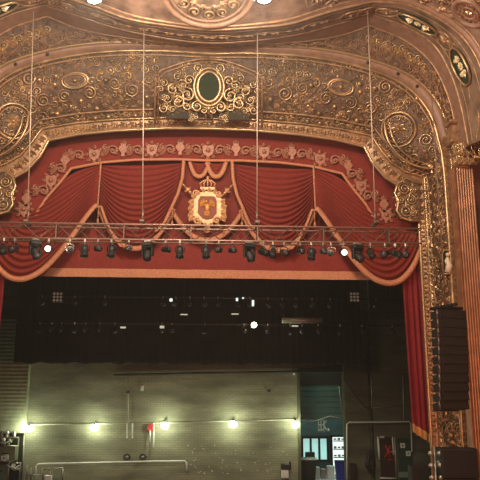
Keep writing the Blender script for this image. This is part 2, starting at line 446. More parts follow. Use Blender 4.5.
# ---- central cartouche
ca = root
cc = P(205.5, 87, -1.0); cc.x = 0
F = (cc, Vector((1,0,0)), Vector((0,-.25,1)).normalized(), Vector((0,-1,-.25)).normalized())
k = 25.0/700
mb = MB(); n = 32
mb.add([F[0]+F[1]*.36*math.cos(2*PI*i/n)+F[2]*.48*math.sin(2*PI*i/n)+F[3]*.06 for i in range(n)], [tuple(range(n))])
car = mb.build('cartouche', GREEN, root); car['label'] = 'dark oval cartouche in a laurel ring'
mb = MB(); ring(mb, F, 0, 0, .41, .54, .06, 40, .08); ring(mb, F, 0, 0, .54, .68, .05, 40, .05)
for i in range(30):
    a = 2*PI*i/30
    leaf(mb, F, .475*math.cos(a), .61*math.sin(a), a+1.9, .14, .09, .06)
mb.build('laurel_ring', GOLDB, car)
mb = MB()
for sg in (1,):
    for (u0, v0, R, tr, s2, ph, th) in ((.78, -.30, .26, 1.6, 1, 1.2, .05), (.72, .22, .2, 1.5, -1, 4, .045), (.95, .08, .17, 1.3, 1, 0, .035), (.42, -.72, .2, 1.6, -1, 2, .045),
        (.18, -.86, .13, 1.3, 1, 1, .035), (.38, .68, .17, 1.5, 1, 5, .04), (1.10, -.58, .24, 1.6, 1, .5, .045), (1.30, -.12, .2, 1.4, -1, 2, .035), (.80, -.70, .16, 1.3, 1, 3, .035),
        (1.5, -.45, .17, 1.4, 1, 3, .03), (1.62, -.82, .16, 1.5, -1, 1, .03), (1.62, .1, .14, 1.3, 1, 1, .03), (1.15, .33, .15, 1.3, -1, 3, .03), (1.3, -.85, .13, 1.3, -1, 3, .03)):
        spiral(mb, F, u0, v0, R, tr, s2, ph, th, .05, 6)
        for q in range(4): leaf(mb, F, u0+R*math.cos(ph+q), v0+R*math.sin(ph+q), ph+q+.8*s2, .17, .09, .05)
    for i in range(26): 
        a = rnd.uniform(-1.3, 1.2); rr_ = rnd.uniform(.75, 1.7); leaf(mb, F, rr_*math.cos(a), rr_*.62*math.sin(a)-.15, rnd.uniform(0, 6.3), .17, .08, .05)
for i in range(30):
    a = rnd.uniform(-1.3, 1.3); rr_ = rnd.uniform(.8, 1.75); spiral(mb, F, rr_*math.cos(a), rr_*.7*math.sin(a)-.12, rnd.uniform(.08, .14), 1.4, rnd.choice((-1, 1)), rnd.uniform(0, 6), .022, .03)
mb.build2('cartouche_scrolls', GOLDB, car); mb = MB()
spray(mb, F, 0, -.72, -PI/2, .28, 5); rosette(mb, F, 0, -.76, .17, 8, .06); mb.ball(F[0]+F[2]*-.78+F[3]*.1, .1, 8)
spray(mb, F, 0, .66, PI/2, .30, 5); spiral(mb, F, .12, .9, .1, 1.2, 1, 0, .03, .05); spiral(mb, F, -.12, .9, .1, 1.2, -1, PI, .03, .05)
mb.build('cartouche_shell', GOLDB, car)
# arched frame round the cartouche field
mb = MB()
fr_pts = [(262,124),(262,78),(256,72),(246,68),(236,64),(222,60),(207,59)]
q = [P(x, y, -.35-(124-y)/62*.95) for x, y in fr_pts]; q[-1].x = 0
mb.tube(q, .05); mb.tube([v+Vector((-.12,0,-.1)) for v in q[:-1]]+[q[-1]+Vector((0,0,-.1))], .03)
mb.build2('panel_frame', BRONZE, root)
mb = MB()
for x0 in (222, 238): 
    pass
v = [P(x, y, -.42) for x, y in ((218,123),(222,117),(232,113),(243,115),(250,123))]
mb.grid([[a+Vector((0,-.35,0)) for a in v], [Vector((a.x, a.y-.35, v[0].z)) for a in v]], smooth=False); mb.build2('shadow_panel', mat('painted_shade_umber', (.035,.026,.014), .8), root)  # dark sheet painting the shade in the voids below the cartouche

# ---- spandrel relief (between plain arch band and the groin rib)
S34 = Surf(K3, K4, 0, N4)
mb = MB(); l = .3
while l < S34.L[-1]-.3:
    W = S34.width(l); n = int(W/.30)
    for j in range(n):
        t = (j+.5)/n; fr = S34.frame(l+rnd.uniform(-.06, .06), t)
        if rnd.random() < .5: spiral(mb, fr, 0, 0, rnd.uniform(.09, .15), 1.3, rnd.choice((-1, 1)), rnd.uniform(0, 6), .022)
        else: spray(mb, fr, 0, 0, rnd.uniform(0, 6.3), rnd.uniform(.13, .24), 4)
    l += .27
[mb.tube([S34.pt(S34.L[-1]*(.05+.9*i/60), .5+a*math.sin(i*.8)) for i in range(61)], .018, 5) for a in (.3, -.3, .12)]; mb.build2('spandrel_relief', BRONZE, root)
mb = MB()
for (x, y, a) in ((388, 47, .4), (396, 50, .3), (404, 52, .5), (411, 58, .4), (418, 62, .8), (424, 70, .9), (372, 41, .1), (380, 44, .2)):
    l, t = S34.locate(x, y); fr = S34.frame(l, t); spray(mb, fr, 0, 0, -a+rnd.uniform(-.4, .4), .3, 5); spiral(mb, fr, -.08, .05, .13, 1.4, 1, a, .028)
mb.build2('trophy_relief', GOLDB, root)

# ---- painted frieze band with green cartouches
S56 = Surf(K5, K6, 0, N4)
def plaque(px, py, L, W, label):
    l, t = S56.locate(px, py); t = .5; p, u, v, n = S56.frame(l, t)
    out = []
    for sg in (1, -1):
        base = Vector((p.x*sg, p.y, p.z)); uu = Vector((u.x*sg, u.y, u.z)); vv = Vector((v.x*sg, v.y, v.z)); nn = Vector((n.x*sg, n.y, n.z)); fr = (base, uu, vv, nn)
        if sg == -1 and px > 440: continue
        r = empty('ceiling_cartouche', base, label % ('right' if sg == 1 else 'left'), 'cartouche')
        mb = MB(); o = [(-1, -.35), (-1, .35), (-.72, .8), (-.3, 1), (.3, 1), (.72, .8), (1, .35), (1, -.35), (.72, -.8), (.3, -1), (-.3, -1), (-.72, -.8)]
        bot = [base+uu*a*L+vv*b*W for a, b in o]; top = [q+nn*.06 for q in bot]; m_ = len(o)
        mb.add(bot+top, [tuple(range(m_, 2*m_))]+[(i, (i+1) % m_, m_+(i+1) % m_, m_+i) for i in range(m_)])
        mb.build('panel', GREEN, r)
        mb = MB(); mb.tube([q+nn*.05 for q in top]+[top[0]+nn*.05], .045, 6, False); mb.build('rim', GOLD, r)
        mb = MB(); fr2 = (base+nn*.07, uu, vv, nn)
        rosette(mb, fr2, 0, 0, W*.5, 8)
        for s_ in (1, -1):
            spray(mb, fr2, s_*L*.25, 0, 0 if s_ > 0 else PI, L*.38, 5)
            spiral(mb, fr2, s_*L*.38, W*.3, W*.22, 1.4, s_, 0, .03); spiral(mb, fr2, s_*L*.38, -W*.3, W*.22, 1.4, -s_, 0, .03)
        mb.build('gilt_relief', mat('pale_gilt', (0.80, 0.66, 0.42), .35, .35), r)
plaque(417, 23, .72, .30, 'dark green octagonal ceiling cartouche with gilt relief above the %s end of the arch')
plaque(465, 63, .66, .33, 'dark green cartouche low on the frieze at far %s over the pilaster')
mb = MB()
for (x, y) in ((444, 41), (386, 12), (366, 10), (350, 12)):
    l, t = S56.locate(x, y); fr = S56.frame(l, .5); rosette(mb, fr, 0, 0, .26, 8); ring(mb, fr, 0, 0, .36, .33, .03)
    for q in range(4): spray(mb, fr, .3*math.cos(q*PI/2+.8), .3*math.sin(q*PI/2+.8), q*PI/2+.8, .16, 3)
l = .25
while l < 4.2:
    fr = S56.frame(l, .5); leaf(mb, fr, 0, 0, 0, .34, .12, .01); leaf(mb, fr, 0, 0, PI, .34, .12, .01); spiral(mb, fr, .3, 0, .11, 1.2, 1, 0, .02); l += .85
mb.tube([S56.pt(S56.L[-1]*i/70, .5+.1*math.sin(i*.7)) for i in range(71)], .02, 5); [mb.tube([S56.pt(S56.L[-1]*i/70, a)+Vector((0,-.02,0)) for i in range(71)], .02, 5) for a in (.2, .8)]; mb.build2('frieze_relief', BRONZE, root)

# ---- ceiling field: medallions
S78 = Surf(K7, K8, 0, N4)
def medallion(base, u, v, n, a, b, label, m_ground, m_rel, rings=((1, .09), (.86, .04), (.45, .04))):
    r = empty('ceiling_medallion', base, label, 'medallion'); N = 40; fr = (base, u, v, n)
    mb = MB(); bot = [base+u*a*math.cos(2*PI*i/N)+v*b*math.sin(2*PI*i/N) for i in range(N)]; top = [q+n*.05 for q in bot]
    mb.add(bot+top, [tuple(range(N, 2*N))]+[(i, (i+1) % N, N+(i+1) % N, N+i) for i in range(N)]); mb.build('disc', m_ground, r)
    mb = MB()
    for q, t_ in rings: ring(mb, fr, 0, 0, a*q, b*q, t_, 48, .06)
    mb.build('rim', PLAIN, r)
    mb = MB(); fr2 = (base+n*.05, u, v, n); rosette(mb, fr2, 0, 0, a*.25, 8)
    kk = 12
    for i in range(kk):
        q = 2*PI*i/kk; spiral(mb, fr2, a*.64*math.cos(q), b*.64*math.sin(q), a*.14, 1.4, 1 if i % 2 else -1, q, a*.028)
        spray(mb, fr2, a*.36*math.cos(q+.25), b*.36*math.sin(q+.25), q+.25, a*.2, 3)
    mb.build('relief', m_rel, r); return r
# central one on the sloping ceiling
pa = P(203, 27, -4.75); pb = K8[0]; d = (pb-K7[0]).normalized()
base = K7[0]+d*1.55+Vector((-.05, -.05, -.05)); u = Vector((1,0,0)); n = u.cross(d); n = n if n.dot(CAM-base) > 0 else -n
medallion(base, u, d, n, 1.32, 1.40, 'large round relief medallion at the top centre of the ceiling', SMOKY, BRONZE)
for (x, y) in ((470, 11),):
    l, t = S78.locate(x, y); p, u, v, n = S78.frame(l, t)
    medallion(p, u, v, n, .52, .5, 'round oxblood medallion with gilt flower in the upper right corner', REDG, GOLD)
mb = MB()
for i in range(70):
    l = rnd.uniform(3.2, 9.0); t = rnd.uniform(.03, .4); 
    fr = S78.frame(l, t); spray(mb, fr, 0, 0, rnd.uniform(0, 6), .25, 5) if i % 2 else spiral(mb, fr, 0, 0, .17, 1.4, 1, i, .03)
[mb.tube([S78.pt(3.1+6*i/60, b_+a*math.sin(i*.55)) for i in range(61)], .025, 5) for a, b_ in ((.15, .2), (-.1, .2), (.08, .33))]; mb.build2('ceiling_relief', BRONZE, root)
# small dark lamp sockets in the plain arch band
for sg in (1, -1):
    for (x, y) in ((402, 70), (424, 81), (372, 60)):
        l, t = S23.locate(x, y); p, u, v, n = S23.frame(l, .5); p = Vector((p.x*sg, p.y-.03, p.z)); mb = MB()
        mb.lathe([(.06, 0), (.05, .03), (.02, .035)], p, 10, (0, -1, -.3)); mb.build('lamp_socket', BLACK, root)

# ---- jamb: cameo niche in the filigree strip
p = P(447, 262, -1.35); X0 = p.x
r = empty('cameo_figure', p, 'pale cameo figure in a dark arched niche on the right jamb beside the laurel roll', 'cameo')
mb = MB(); o = [(p.x-.17, p.z-.42), (p.x+.17, p.z-.42), (p.x+.17, p.z+.25), (p.x+.1, p.z+.4), (p.x-.1, p.z+.4), (p.x-.17, p.z+.25)]
mb.prism(o, p.y-.02, p.y+.02); mb.build('niche', GREEN, r)
mb = MB(); mb.tube([(x, p.y-.05, z) for x, z in o]+[(o[0][0], p.y-.05, o[0][1])], .03); mb.build('rim', GOLDB, r)
mb = MB(); mb.tube([(p.x-.03, p.y-.08, p.z-.38), (p.x+.04, p.y-.09, p.z-.15), (p.x-.02, p.y-.09, p.z+.05), (p.x+.0, p.y-.09, p.z+.15)], [.11, .12, .09, .04], 8)
mb.ball((p.x+.01, p.y-.1, p.z+.24), .075); mb.tube([(p.x, p.y-.09, p.z+.1), (p.x-.1, p.y-.12, p.z+.0), (p.x-.06, p.y-.14, p.z-.12)], [.035, .03, .025]); mb.build('figure', mat('ivory_relief', (.75, .62, .48), .5), r)

# ---- fluted pilasters, entablature, box wall
def pilaster(sg):
    Xc = P(467.5, 230, -2.1).x; hw = .30; ztop = P(470, 168, -2.1).z
    r = empty('fluted_pilaster', (sg*Xc, -2.0, 0), 'fluted gilded pilaster with leafy capital at the %s side of the arch' % ('right' if sg > 0 else 'left'), 'pilaster')
    mb = MB(); N = 7; row = []
    xs = []; 
    for i in range(N*8+1):
        k = i/(N*8); x = -hw+2*hw*k; y = -2.1 - .05*abs(math.cos(PI*k*N))**.6; row.append((sg*Xc+x, y))
    mb.grid([[Vector((x, y, z)) for x, y in row] for z in (.9, ztop)][::-1], smooth=False)
    for s_ in (-1, 1): mb.box((sg*Xc+s_*(hw+.015), -1.9, (ztop+.9)/2), (.04, .45, ztop-.9))
    mb.build('shaft', mat('pilaster_bronze', (.40, .18, .09), .38, .35, var=.2, vscale=3), r)
    mb = MB(); mb.box((sg*Xc, -1.95, .45), (.85, .5, .9), bev=.05); mb.box((sg*Xc, -2.0, .95), (.78, .42, .14), bev=.04); mb.build('base', BRONZE, r)
    mb = MB(); mb.lathe([(hw*.8, 0), (hw*.85, .35), (hw*1.1, .75), (hw*1.15, .82)], (sg*Xc, -2.08, ztop), 12)
    F_ = lambda x, z: (Vector((sg*Xc+x, -2.36-abs(z)*.12, ztop+z)), Vector((1,0,0)), Vector((0,0,1)), Vector((0,-1,0)))
    for x in (-.27, -.09, .09, .27):
        spray(mb, F_(x, .02), 0, 0, PI/2, .36, 5); spray(mb, F_(x, .3), 0, 0, PI/2, .3, 3)
    for s_ in (-1, 1): spiral(mb, F_(s_*.32, .62), 0, 0, .15, 1.6, -s_, 0, .035)
    mb.build('capital', GOLDB, r)
    mb = MB(); mb.box((sg*Xc, -2.05, ztop+.9), (.88, .6, .12), bev=.03); mb.box((sg*Xc, -2.0, ztop+1.25), (.72, .46, .55)); mb.box((sg*Xc, -2.1, ztop+1.6), (.92, .62, .14), bev=.05)
    rosette(mb, (Vector((sg*Xc, -2.26, ztop+1.25)), Vector((1,0,0)), Vector((0,0,1)), Vector((0,-1,0))), 0, 0, .22, 8)
    mb.build('entablature', BRONZE, r)
    return Xc, hw, ztop
Xc, hw, ztop = pilaster(1); pilaster(-1)
# backing wall behind the pilasters
jx = K3[-1].x
for sg, nm in ((1, 'wall_right'), (-1, 'wall_left')):
    mb = MB(); zt = ztop+2.2
    mb.box((sg*(jx+.05+2.2), -1.42, zt/2), (4.4, .16, zt)); struct(mb.build(nm, HALLW))
# theatre box right of the pilaster: red drape beside column
r = empty('box_drape', (Xc+.7, -2.2, 5), 'dark red drape hanging in the theatre box at the right edge beside pilaster', 'drape')
mb = MB(); rows = []
for z in [3+7.4*i/14 for i in range(15)]:
    rows.append([Vector((Xc+hw+.18+.9*j/24, -2.35+.07*math.sin(j*1.4+z*.3), z)) for j in range(25)])
mb.grid(rows); mb.build('cloth', REDM, r)
mb = MB(); mb.box((Xc+hw+.8, -2.1, 2.7), (1.1, .8, .5), bev=.05); mb.build('rail', BRONZE, r)
mb = MB(); p = P(479, 150, -3.0)
sconce = empty('candle_sconce', p, 'gilded candelabra ornament at the right edge beside the pilaster capital', 'sconce')
for i in range(5):
    a = -.5+i*.25; mb.tube([p+Vector((0, .3, -.3)), p+Vector((a*.4, 0, -.2)), p+Vector((a, 0, .05)), p+Vector((a, 0, .25))], [.03, .025, .02, .02])
mb.tube([p+Vector((-.2, .0, -.25)), p+Vector((.2, 0, -.25))], .05); mb.tube([p+Vector((0,.0,-.25)), p+Vector((0, .55, -.3))], .03)
mb.build('arms', GOLDB, sconce)
mb = MB()
for i in range(5): mb.lathe([(.02,0),(.045,.02),(.045,.04),(.02,.05)], p+Vector((-.5+i*.25, 0, .22)), 8)
mb.build('candle_cups', GOLDB, sconce)

# ------------------------------------------------------------------ hall and stage shell
mb = MB(); mb.box((0, -16, -1.3), (24, 27, .2)); struct(mb.build('floor_hall', CARPET))
mb = MB(); mb.box((0, 5.2, -.6), (25, 16.4, 1.2)); struct(mb.build('floor', FLOOR))
mb = MB(); mb.box((0, 5.2+1.2, 21), (25, 14, .2)); struct(mb.build('ceiling_fly', BCEIL))
for sg, nm in ((1, 'wall_stage_right'), (-1, 'wall_stage_left')):
    mb = MB(); mb.box((sg*12.4, 6.5, 10.5), (.2, 14, 21)); struct(mb.build(nm, BCEIL))
# masonry between arch and stage walls, behind the filigree
mb = MB(); K0m = mir(K0)
for sg in (1, -1):
    mb.box((sg*(8.25+2.2), 1.5, 10.5), (4.4, .25, 21))
mb.box((0, 1.5, 18.2), (17, .25, 5.6)); struct(mb.build('wall_masonry', BCEIL))

# ------------------------------------------------------------------ back wall with doorway
YB = 12.0
def rect(px0, py0, px1, py1, Y):
    a = P(px0, py0, Y); b = P(px1, py1, Y); return min(a.x, b.x), max(a.x, b.x), min(a.z, b.z), max(a.z, b.z)
def slab(mb, x0, x1, z0, z1, Y, d=.1): mb.box(((x0+x1)/2, Y, (z0+z1)/2), (x1-x0, d, z1-z0)); return mb
dl = P(300, 440, YB).x; dr = P(345, 440, YB).x; dt = P(320, 372, YB).z
mb = MB(); slab(mb, -12.3, dl, 0, 21, YB+.1, .2); slab(mb, dl, dr, dt, 21, YB+.1, .2); slab(mb, dr, P(372, 430, YB).x, 0, 21, YB+.1, .2); struct(mb.build('wall_back', WALLB))
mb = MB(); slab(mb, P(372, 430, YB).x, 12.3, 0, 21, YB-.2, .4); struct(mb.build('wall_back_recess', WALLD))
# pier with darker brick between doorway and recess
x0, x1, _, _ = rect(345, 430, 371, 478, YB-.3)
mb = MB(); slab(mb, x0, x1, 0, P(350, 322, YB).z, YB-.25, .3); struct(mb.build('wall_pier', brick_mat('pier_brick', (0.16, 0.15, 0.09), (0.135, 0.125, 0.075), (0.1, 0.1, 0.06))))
for (px, w_, nm) in ((299, .12, 'trim_door_left'), (345, .16, 'trim_door_right')):
    x = P(px, 430, YB-.1).x; mb = MB(); slab(mb, x-w_/2, x+w_/2, 0, dt, YB-.15, .3); struct(mb.build(nm, mat('dark_olive_paint', (.10, .105, .065), .5)))
mb = MB(); slab(mb, dl, dr, dt, dt+.2, YB-.1, .3); struct(mb.build('trim_door_head', BCEIL))

# dock room beyond
YR = 17.0
mb = MB(); mb.box(((dl+dr)/2+.5, (YB+YR)/2, -.05), (6, YR-YB, .1)); struct(mb.build('floor_dock', mat('pale_concrete', (.5, .55, .52), .35)))
TG = mat('teal_wall', (.06, .10, .09), .6, var=.2)
mb = MB(); slab(mb, dl-2, dr+3, 0, 8, YR, .15); struct(mb.build('wall_dock', TG))
mb = MB(); mb.box((dl-1.2, (YB+YR)/2+.2, 4), (.1, YR-YB-.4, 8)); mb.box((dr+2, (YB+YR)/2+.2, 4), (.1, YR-YB-.4, 8)); struct(mb.build('wall_dock_side', TG))
mb = MB(); mb.box(((dl+dr)/2, (YB+YR)/2+.2, 8.05), (6, YR-YB-.4, .1)); struct(mb.build('ceiling_dock', BCEIL))
YD = 14.2
x0, x1, z0, z1 = rect(300, 385, 343, 419, YD)
r = empty('dock_shutter', ((x0+x1)/2, YD, z0), 'teal raised shutter panel hanging inside the tall backstage doorway', 'shutter')
mb = MB(); slab(mb, x0-.3, x1+.1, z0, z1, YD, .1)
for i in range(7): mb.tube([(x0-.3, YD-.06, z0+(z1-z0)*i/6), (x1+.1, YD-.06, z0+(z1-z0)*i/6)], .02, 5)
mb.build('panel', TEAL, r)
mb = MB(); slab(mb, x0-.3, x1+.3, z1+.02, z1+1.6, YD, .25); mb.build('added_dark_header', mat('header_brown', (.03, .02, .015), .6), r)  # dark slab added to darken the doorway above the shutter
mb = MB(); a = P(339, 386, YD-.2); b = P(343, 417, YD-.2); mb.tube([a, b], .05); mb.build('guide_rail', STEEL, r)
# ladder-like rack of white bars beneath the shutter, and small signs
r = empty('wall_rack', P(322, 428, YD), 'white barred rack mounted above the dock windows in the doorway', 'rack'); mb = MB()
for px in (318.5, 321, 324): mb.tube([P(px, 419, YD), P(px, 432, YD)], .035, 5)
for py in (420, 425, 430): mb.tube([P(318, py, YD), P(324.5, py, YD)], .03, 5)
mb.tube([P(324, 426, YD), P(327.5, 431, YD)], .035, 5); mb.tube([P(324, 424, YD), P(327, 420, YD)], .035, 5); mb.ball(P(328.7, 430, YD), .07)
mb.tube([P(322, 419, YD), P(322, 417, YD)], .03)
mb.build('bars', WHITE, r)
mb = MB(); mb.tube([P(303, 421, YD-.12), P(315, 421, YD-.12), P(330, 416, YD-.12), P(343, 419, YD-.12)], .03, 5)
tag(mb.build('conduit_pipe', WHITE), 'thin white conduit running above the windows in the doorway', 'pipe')
# window
x0, x1, z0, z1 = rect(302, 438, 328, 460, YR-.2)
r = empty('dock_window', ((x0+x1)/2, YR-.2, z0), 'dark-framed three-pane window glowing pale teal in the back room', 'window')
mb = MB(); W3 = (x1-x0)/3
slab(mb, x0-.1, x1+.1, z0-.1, z0+.03, YR-.2, .15); slab(mb, x0-.1, x1+.1, z1-.03, z1+.12, YR-.2, .15)
for i in range(4): slab(mb, x0+W3*i-.06, x0+W3*i+.06, z0, z1, YR-.2, .15)
mb.build('frame', BLACK, r)
for i in range(3):
    mb = MB(); slab(mb, x0+W3*i+.05, x0+W3*(i+1)-.05, z0+.02, z1-.02, YR-.15, .02)
    mb.build('pane', mat('lit_pane', (.5, .7, .65), .2, emit=(.45, .85, .78), estr=.75), r)
# bright inner door
x0, x1, z0, z1 = rect(332, 437, 345, 472, YR-.2)
r = empty('lit_doorway', ((x0+x1)/2, YR-.2, 0), 'brightly lit inner doorway with shelves beside the teal window', 'doorway')
mb = MB(); slab(mb, x0, x1, 0, z1, YR-.12, .05); mb.build('lit_opening', mat('lit_room', (.8, .9, .85), .6, emit=(.85, 1, .9), estr=1.1), r)
mb = MB(); slab(mb, x0-.12, x0, 0, z1+.1, YR-.25, .2); slab(mb, x1, x1+.12, 0, z1+.1, YR-.25, .2); slab(mb, x0-.12, x1+.12, z1, z1+.12, YR-.25, .2); mb.build('frame', BLACK, r)
for k_, z in enumerate((.9, 1.35, 1.8)):
    mb = MB(); slab(mb, x0+.05, x1-.05, z, z+.05, YR-.3, .2)
    for i in range(3): mb.box((x0+.15+i*.22, YR-.3, z+.13), (.14, .12, .08+.04*((i+k_) % 2)))
    mb.build('shelf', mat('grey_shelf', (.25, .28, .26), .6), r)
# bins, boxes in the dock
def bin_(px, py, Y, label, m, mtop, w_=.62, h=1.0, nm='trash_bin'):
    x = P(px, py, Y).x; r = empty(nm, (x, Y, 0), label, 'bin'); mb = MB()
    mb.add([(x+sx*w_*k_/2, Y+sy*w_*k_/2, z) for z, k_ in ((0.02, .82), (h, 1)) for sx, sy in ((-1,-1),(1,-1),(1,1),(-1,1))], [(0,1,5,4),(1,2,6,5),(2,3,7,6),(3,0,4,7),(3,2,1,0)])
    mb.build('body', m, r); mb = MB(); mb.box((x, Y, h+.05), (w_*1.08, w_*1.08, .1), bev=.03); mb.build('lid', mtop, r)
    mb = MB(); [mb.lathe([(.06,-.03),(.06,.03)], (x+s_*w_*.3, Y+w_*.45, .07), 8, (1,0,0)) for s_ in (-1, 1)]; mb.build('wheels', BLACK, r)
bin_(307, 465, 12.9, 'large dark trash bin with pale top in the backstage doorway', mat('dark_bin', (.008, .014, .015), .6), mat('pale_lid', (.55, .65, .62), .5), .85, 1.1)
bin_(340, 465, 13.8, 'blue bin at the right side of the backstage doorway', mat('blue_bin', (.03, .05, .35), .5), mat('blue_lid', (.02, .04, .22), .5), .5, .9)
for px, s_, lab in ((316, .5, 'small white box on the dock floor just right of the dark bin'), (330.5, .55, 'white box on the dock floor before the lit inner doorway'), (323, .42, 'grey box between the two white boxes on the dock floor')):
    p = P(px, 468, 14.6); mb = MB(); mb.box((p.x, 14.6, s_*.6), (s_*.7, s_*.7, s_*1.2), bev=.02)
    mb.box((p.x, 14.6-s_*.36, s_*.6), (s_*.1, .01, s_*1.15))
    tag(mb.build('carton', WHITE if px != 323 else STEEL), lab, 'box')
p = P(310.5, 455, 15.6); r = empty('office_chair', (p.x, 15.6, 0), 'dark chair silhouetted against the teal dock window', 'chair')
mb = MB(); mb.box((p.x, 15.8, 1.0), (.55, .08, .6), bev=.04); mb.build('backrest', BLACK, r)
mb = MB(); mb.box((p.x, 15.55, .5), (.55, .5, .1), bev=.03); mb.build('seat', BLACK, r)
mb = MB(); mb.tube([(p.x, 15.55, .08), (p.x, 15.55, .5)], .04); mb.tube([(p.x, 15.8, .5), (p.x, 15.84, .8)], .03); [mb.tube([(p.x, 15.55, .1), (p.x+.28*math.cos(a*1.257), 15.55+.28*math.sin(a*1.257), .04)], .025) for a in range(5)]; mb.build('base', BLACK, r)
lamp('dock_light', 'AREA', ((dl+dr)/2+.2, 15.2, 6.5), 170, (.7, 1, .95), 1.2, ((dl+dr)/2, 15.0, 0))
lamp('dock_light_front', 'POINT', ((dl+dr)/2+.2, 12.9, 6.9), 40, (.55, 1, .9), .3)

# ------------------------------------------------------------------ work lights on the back wall
zc = P(160, 423, YB-.12)
mb = MB(); mb.tube([P(27, 424.5, YB-.08), P(140, 423.5, YB-.08), P(298, 419.5, YB-.08)], .035, 6)
mb.tube([P(24, 427, YB-.08), P(22.5, 480, YB-.08)], .04, 6)
tag(mb.build('wall_conduit', PIPE), 'long grey conduit joining the five bulbs across the brick back wall', 'conduit')
places = ['at the left end of the conduit', 'second from the left on the conduit', 'right beside the red fire hose', 'second from the right on the conduit', 'at the right end beside the doorway']
for (px, py), pl in zip(((29, 428), (94.5, 427), (165, 425), (233, 423.5), (295.5, 424)), places):
    c = P(px, py, YB-.32); r = empty('wall_lamp', (c.x, YB, c.z), 'bare glowing bulb '+pl+' on the back wall', 'lamp', 'bare bulbs on the back wall')
    mb = MB(); mb.tube([(c.x, YB-.02, c.z+.16), (c.x, YB-.3, c.z+.22), (c.x, YB-.32, c.z+.14)], .03); mb.lathe([(.09,0),(.09,.05),(.05,.07)], (c.x, YB-.01, c.z+.16), 10, (0,-1,0)); mb.build('bracket', PIPE, r)
    mb = MB(); mb.lathe([(.05, .1), (.06, .16), (.04, .2)], c, 10); mb.build('socket', BLACK, r)
    mb = MB(); mb.lathe([(.01, -.2), (.12, -.17), (.2, -.06), (.185, .03), (.08, .11), (.04, .13)], c, 12); mb.build('bulb', BULB, r)
    lamp('bulb_light', 'POINT', (c.x, c.y-.5, c.z), 66, (.90, 1.0, .68), .12)

# pipes on the wall
def pipe(pts, r, label, nm='wall_pipe', m=None, Y=YB-.1, cat='pipe'):
    mb = MB(); mb.tube([P(x, y, Y) for x, y in pts], r, 6); return tag(mb.build(nm, m or PIPE), label, cat)
pipe([(36,481),(36,466),(38,464),(150,461.5),(185,461),(186.5,463),(186.5,471)], .045, 'pale handrail pipe running low along the brick wall below the bulbs', 'hand_rail', WHITE, YB-.35, 'rail')
pipe([(347,480),(347,424),(349,422.5),(409,421.5),(411,424),(412,452)], .04, 'thin pale pipe frame standing around the red-marked door', 'pipe_frame', WHITE, YB-.75, 'pipe')
pipe([(114,375),(200,373),(298,371.5),(345,371)], .05, 'dark pipe crossing the brick wall just below the black border', 'wall_pipe', BLACK)
pipe([(128,371),(128.5,423)], .02, 'thin vertical conduit dropping down the brick wall to the bulbs', 'drop_conduit')
pipe([(403,375),(404,420)], .03, 'thin vertical conduit on the dark recess wall', 'drop_conduit', PIPE, YB-.5)
pipe([(371,372),(372,408),(420,403)], .025, 'pale cable bracket line across the dark recess wall', 'wall_cable', PIPE, YB-.5, 'cable')
mb = MB(); pts = [P(344+i*2.2, 380+18*math.sin(i/12*PI*.5)**1.2+i, YB-.43) for i in range(13)]; mb.tube(pts, .03); tag(mb.build('slack_cable', BLACK), 'black cable sagging down the pier right of the doorway', 'cable')
# wall hooks / junction bits
for i, (px, py, lab) in enumerate(((128, 392, 'small dark junction box high on the brick wall above the hooks'), (269, 391, 'small dark junction box high on the wall left of the doorway'), (294, 373.5, 'small pale box where the dark pipe meets the doorway'), (345, 374.5, 'small pale box above the right door jamb'), (142, 388, 'small pale fitting high on the brick wall'))):
    c = P(px, py, YB-.06); mb = MB(); mb.box(c, (.14, .12, .12 if i < 4 else .28), bev=.02); mb.lathe([(.03, 0), (.03, .05)], c+Vector((0, -.06, 0)), 8, (0, -1, 0))
    tag(mb.build('junction_box', BLACK if i < 2 else WHITE), lab, 'box')
# hooks/drop pipes and red hose
for px, lab in ((127, 'left of the two short pale pipes hanging from the conduit'), (132.5, 'right of the two short pale pipes hanging from the conduit')):
    mb = MB(); mb.tube([P(px, 423, YB-.15), P(px, 437, YB-.15)], .035); mb.ball(P(px, 437.5, YB-.15), .05); tag(mb.build('drop_pipe', WHITE), lab, 'pipe')
c = P(151.5, 428, YB-.15); r = empty('fire_hose', c, 'red fire hose coil with hanging nozzle on the brick wall', 'hose')
mb = MB(); Fh = (c, Vector((1,0,0)), Vector((0,0,1)), Vector((0,-1,0)))
for q in (.19, .13, .07): ring(mb, Fh, 0, 0, q, q*.9, .035, 20, .03)
mb.build('coil', mat('hose_red', (.6, .06, .05), .6), r)
mb = MB(); mb.tube([c+Vector((-.06,-.05,-.1)), c+Vector((-.06,-.05,-.75))], .03); mb.tube([c+Vector((.12,-.05,.25)), c+Vector((.13,-.05,-.7)), c+Vector((.12,-.05,-.95))], [.03,.03,.05]); mb.build('nozzle', WHITE, r)
for px, lab in ((127, 'left dark hose valve on the low rail under the hanging pipes'), (143, 'right dark hose valve on the low rail under the hanging pipes')):
    c = P(px, 457, YB-.3); r = empty('hose_valve', c, lab, 'valve'); mb = MB(); Fh = (c, Vector((1,0,0)), Vector((0,0,1)), Vector((0,-1,0)))
    ring(mb, Fh, 0, 0, .15, .13, .035, 18, .03); [mb.tube([c+Vector((0,-.03,0)), c+Vector((.15*math.cos(a), -.03, .13*math.sin(a)))], .018) for a in (0, 2.1, 4.2)]; mb.build('wheel', BLACK, r)
    mb = MB(); mb.tube([c+Vector((0,-.05,0)), c+Vector((0,.28,0))], .05); mb.ball(c, .06); mb.build('stem', STEEL, r)
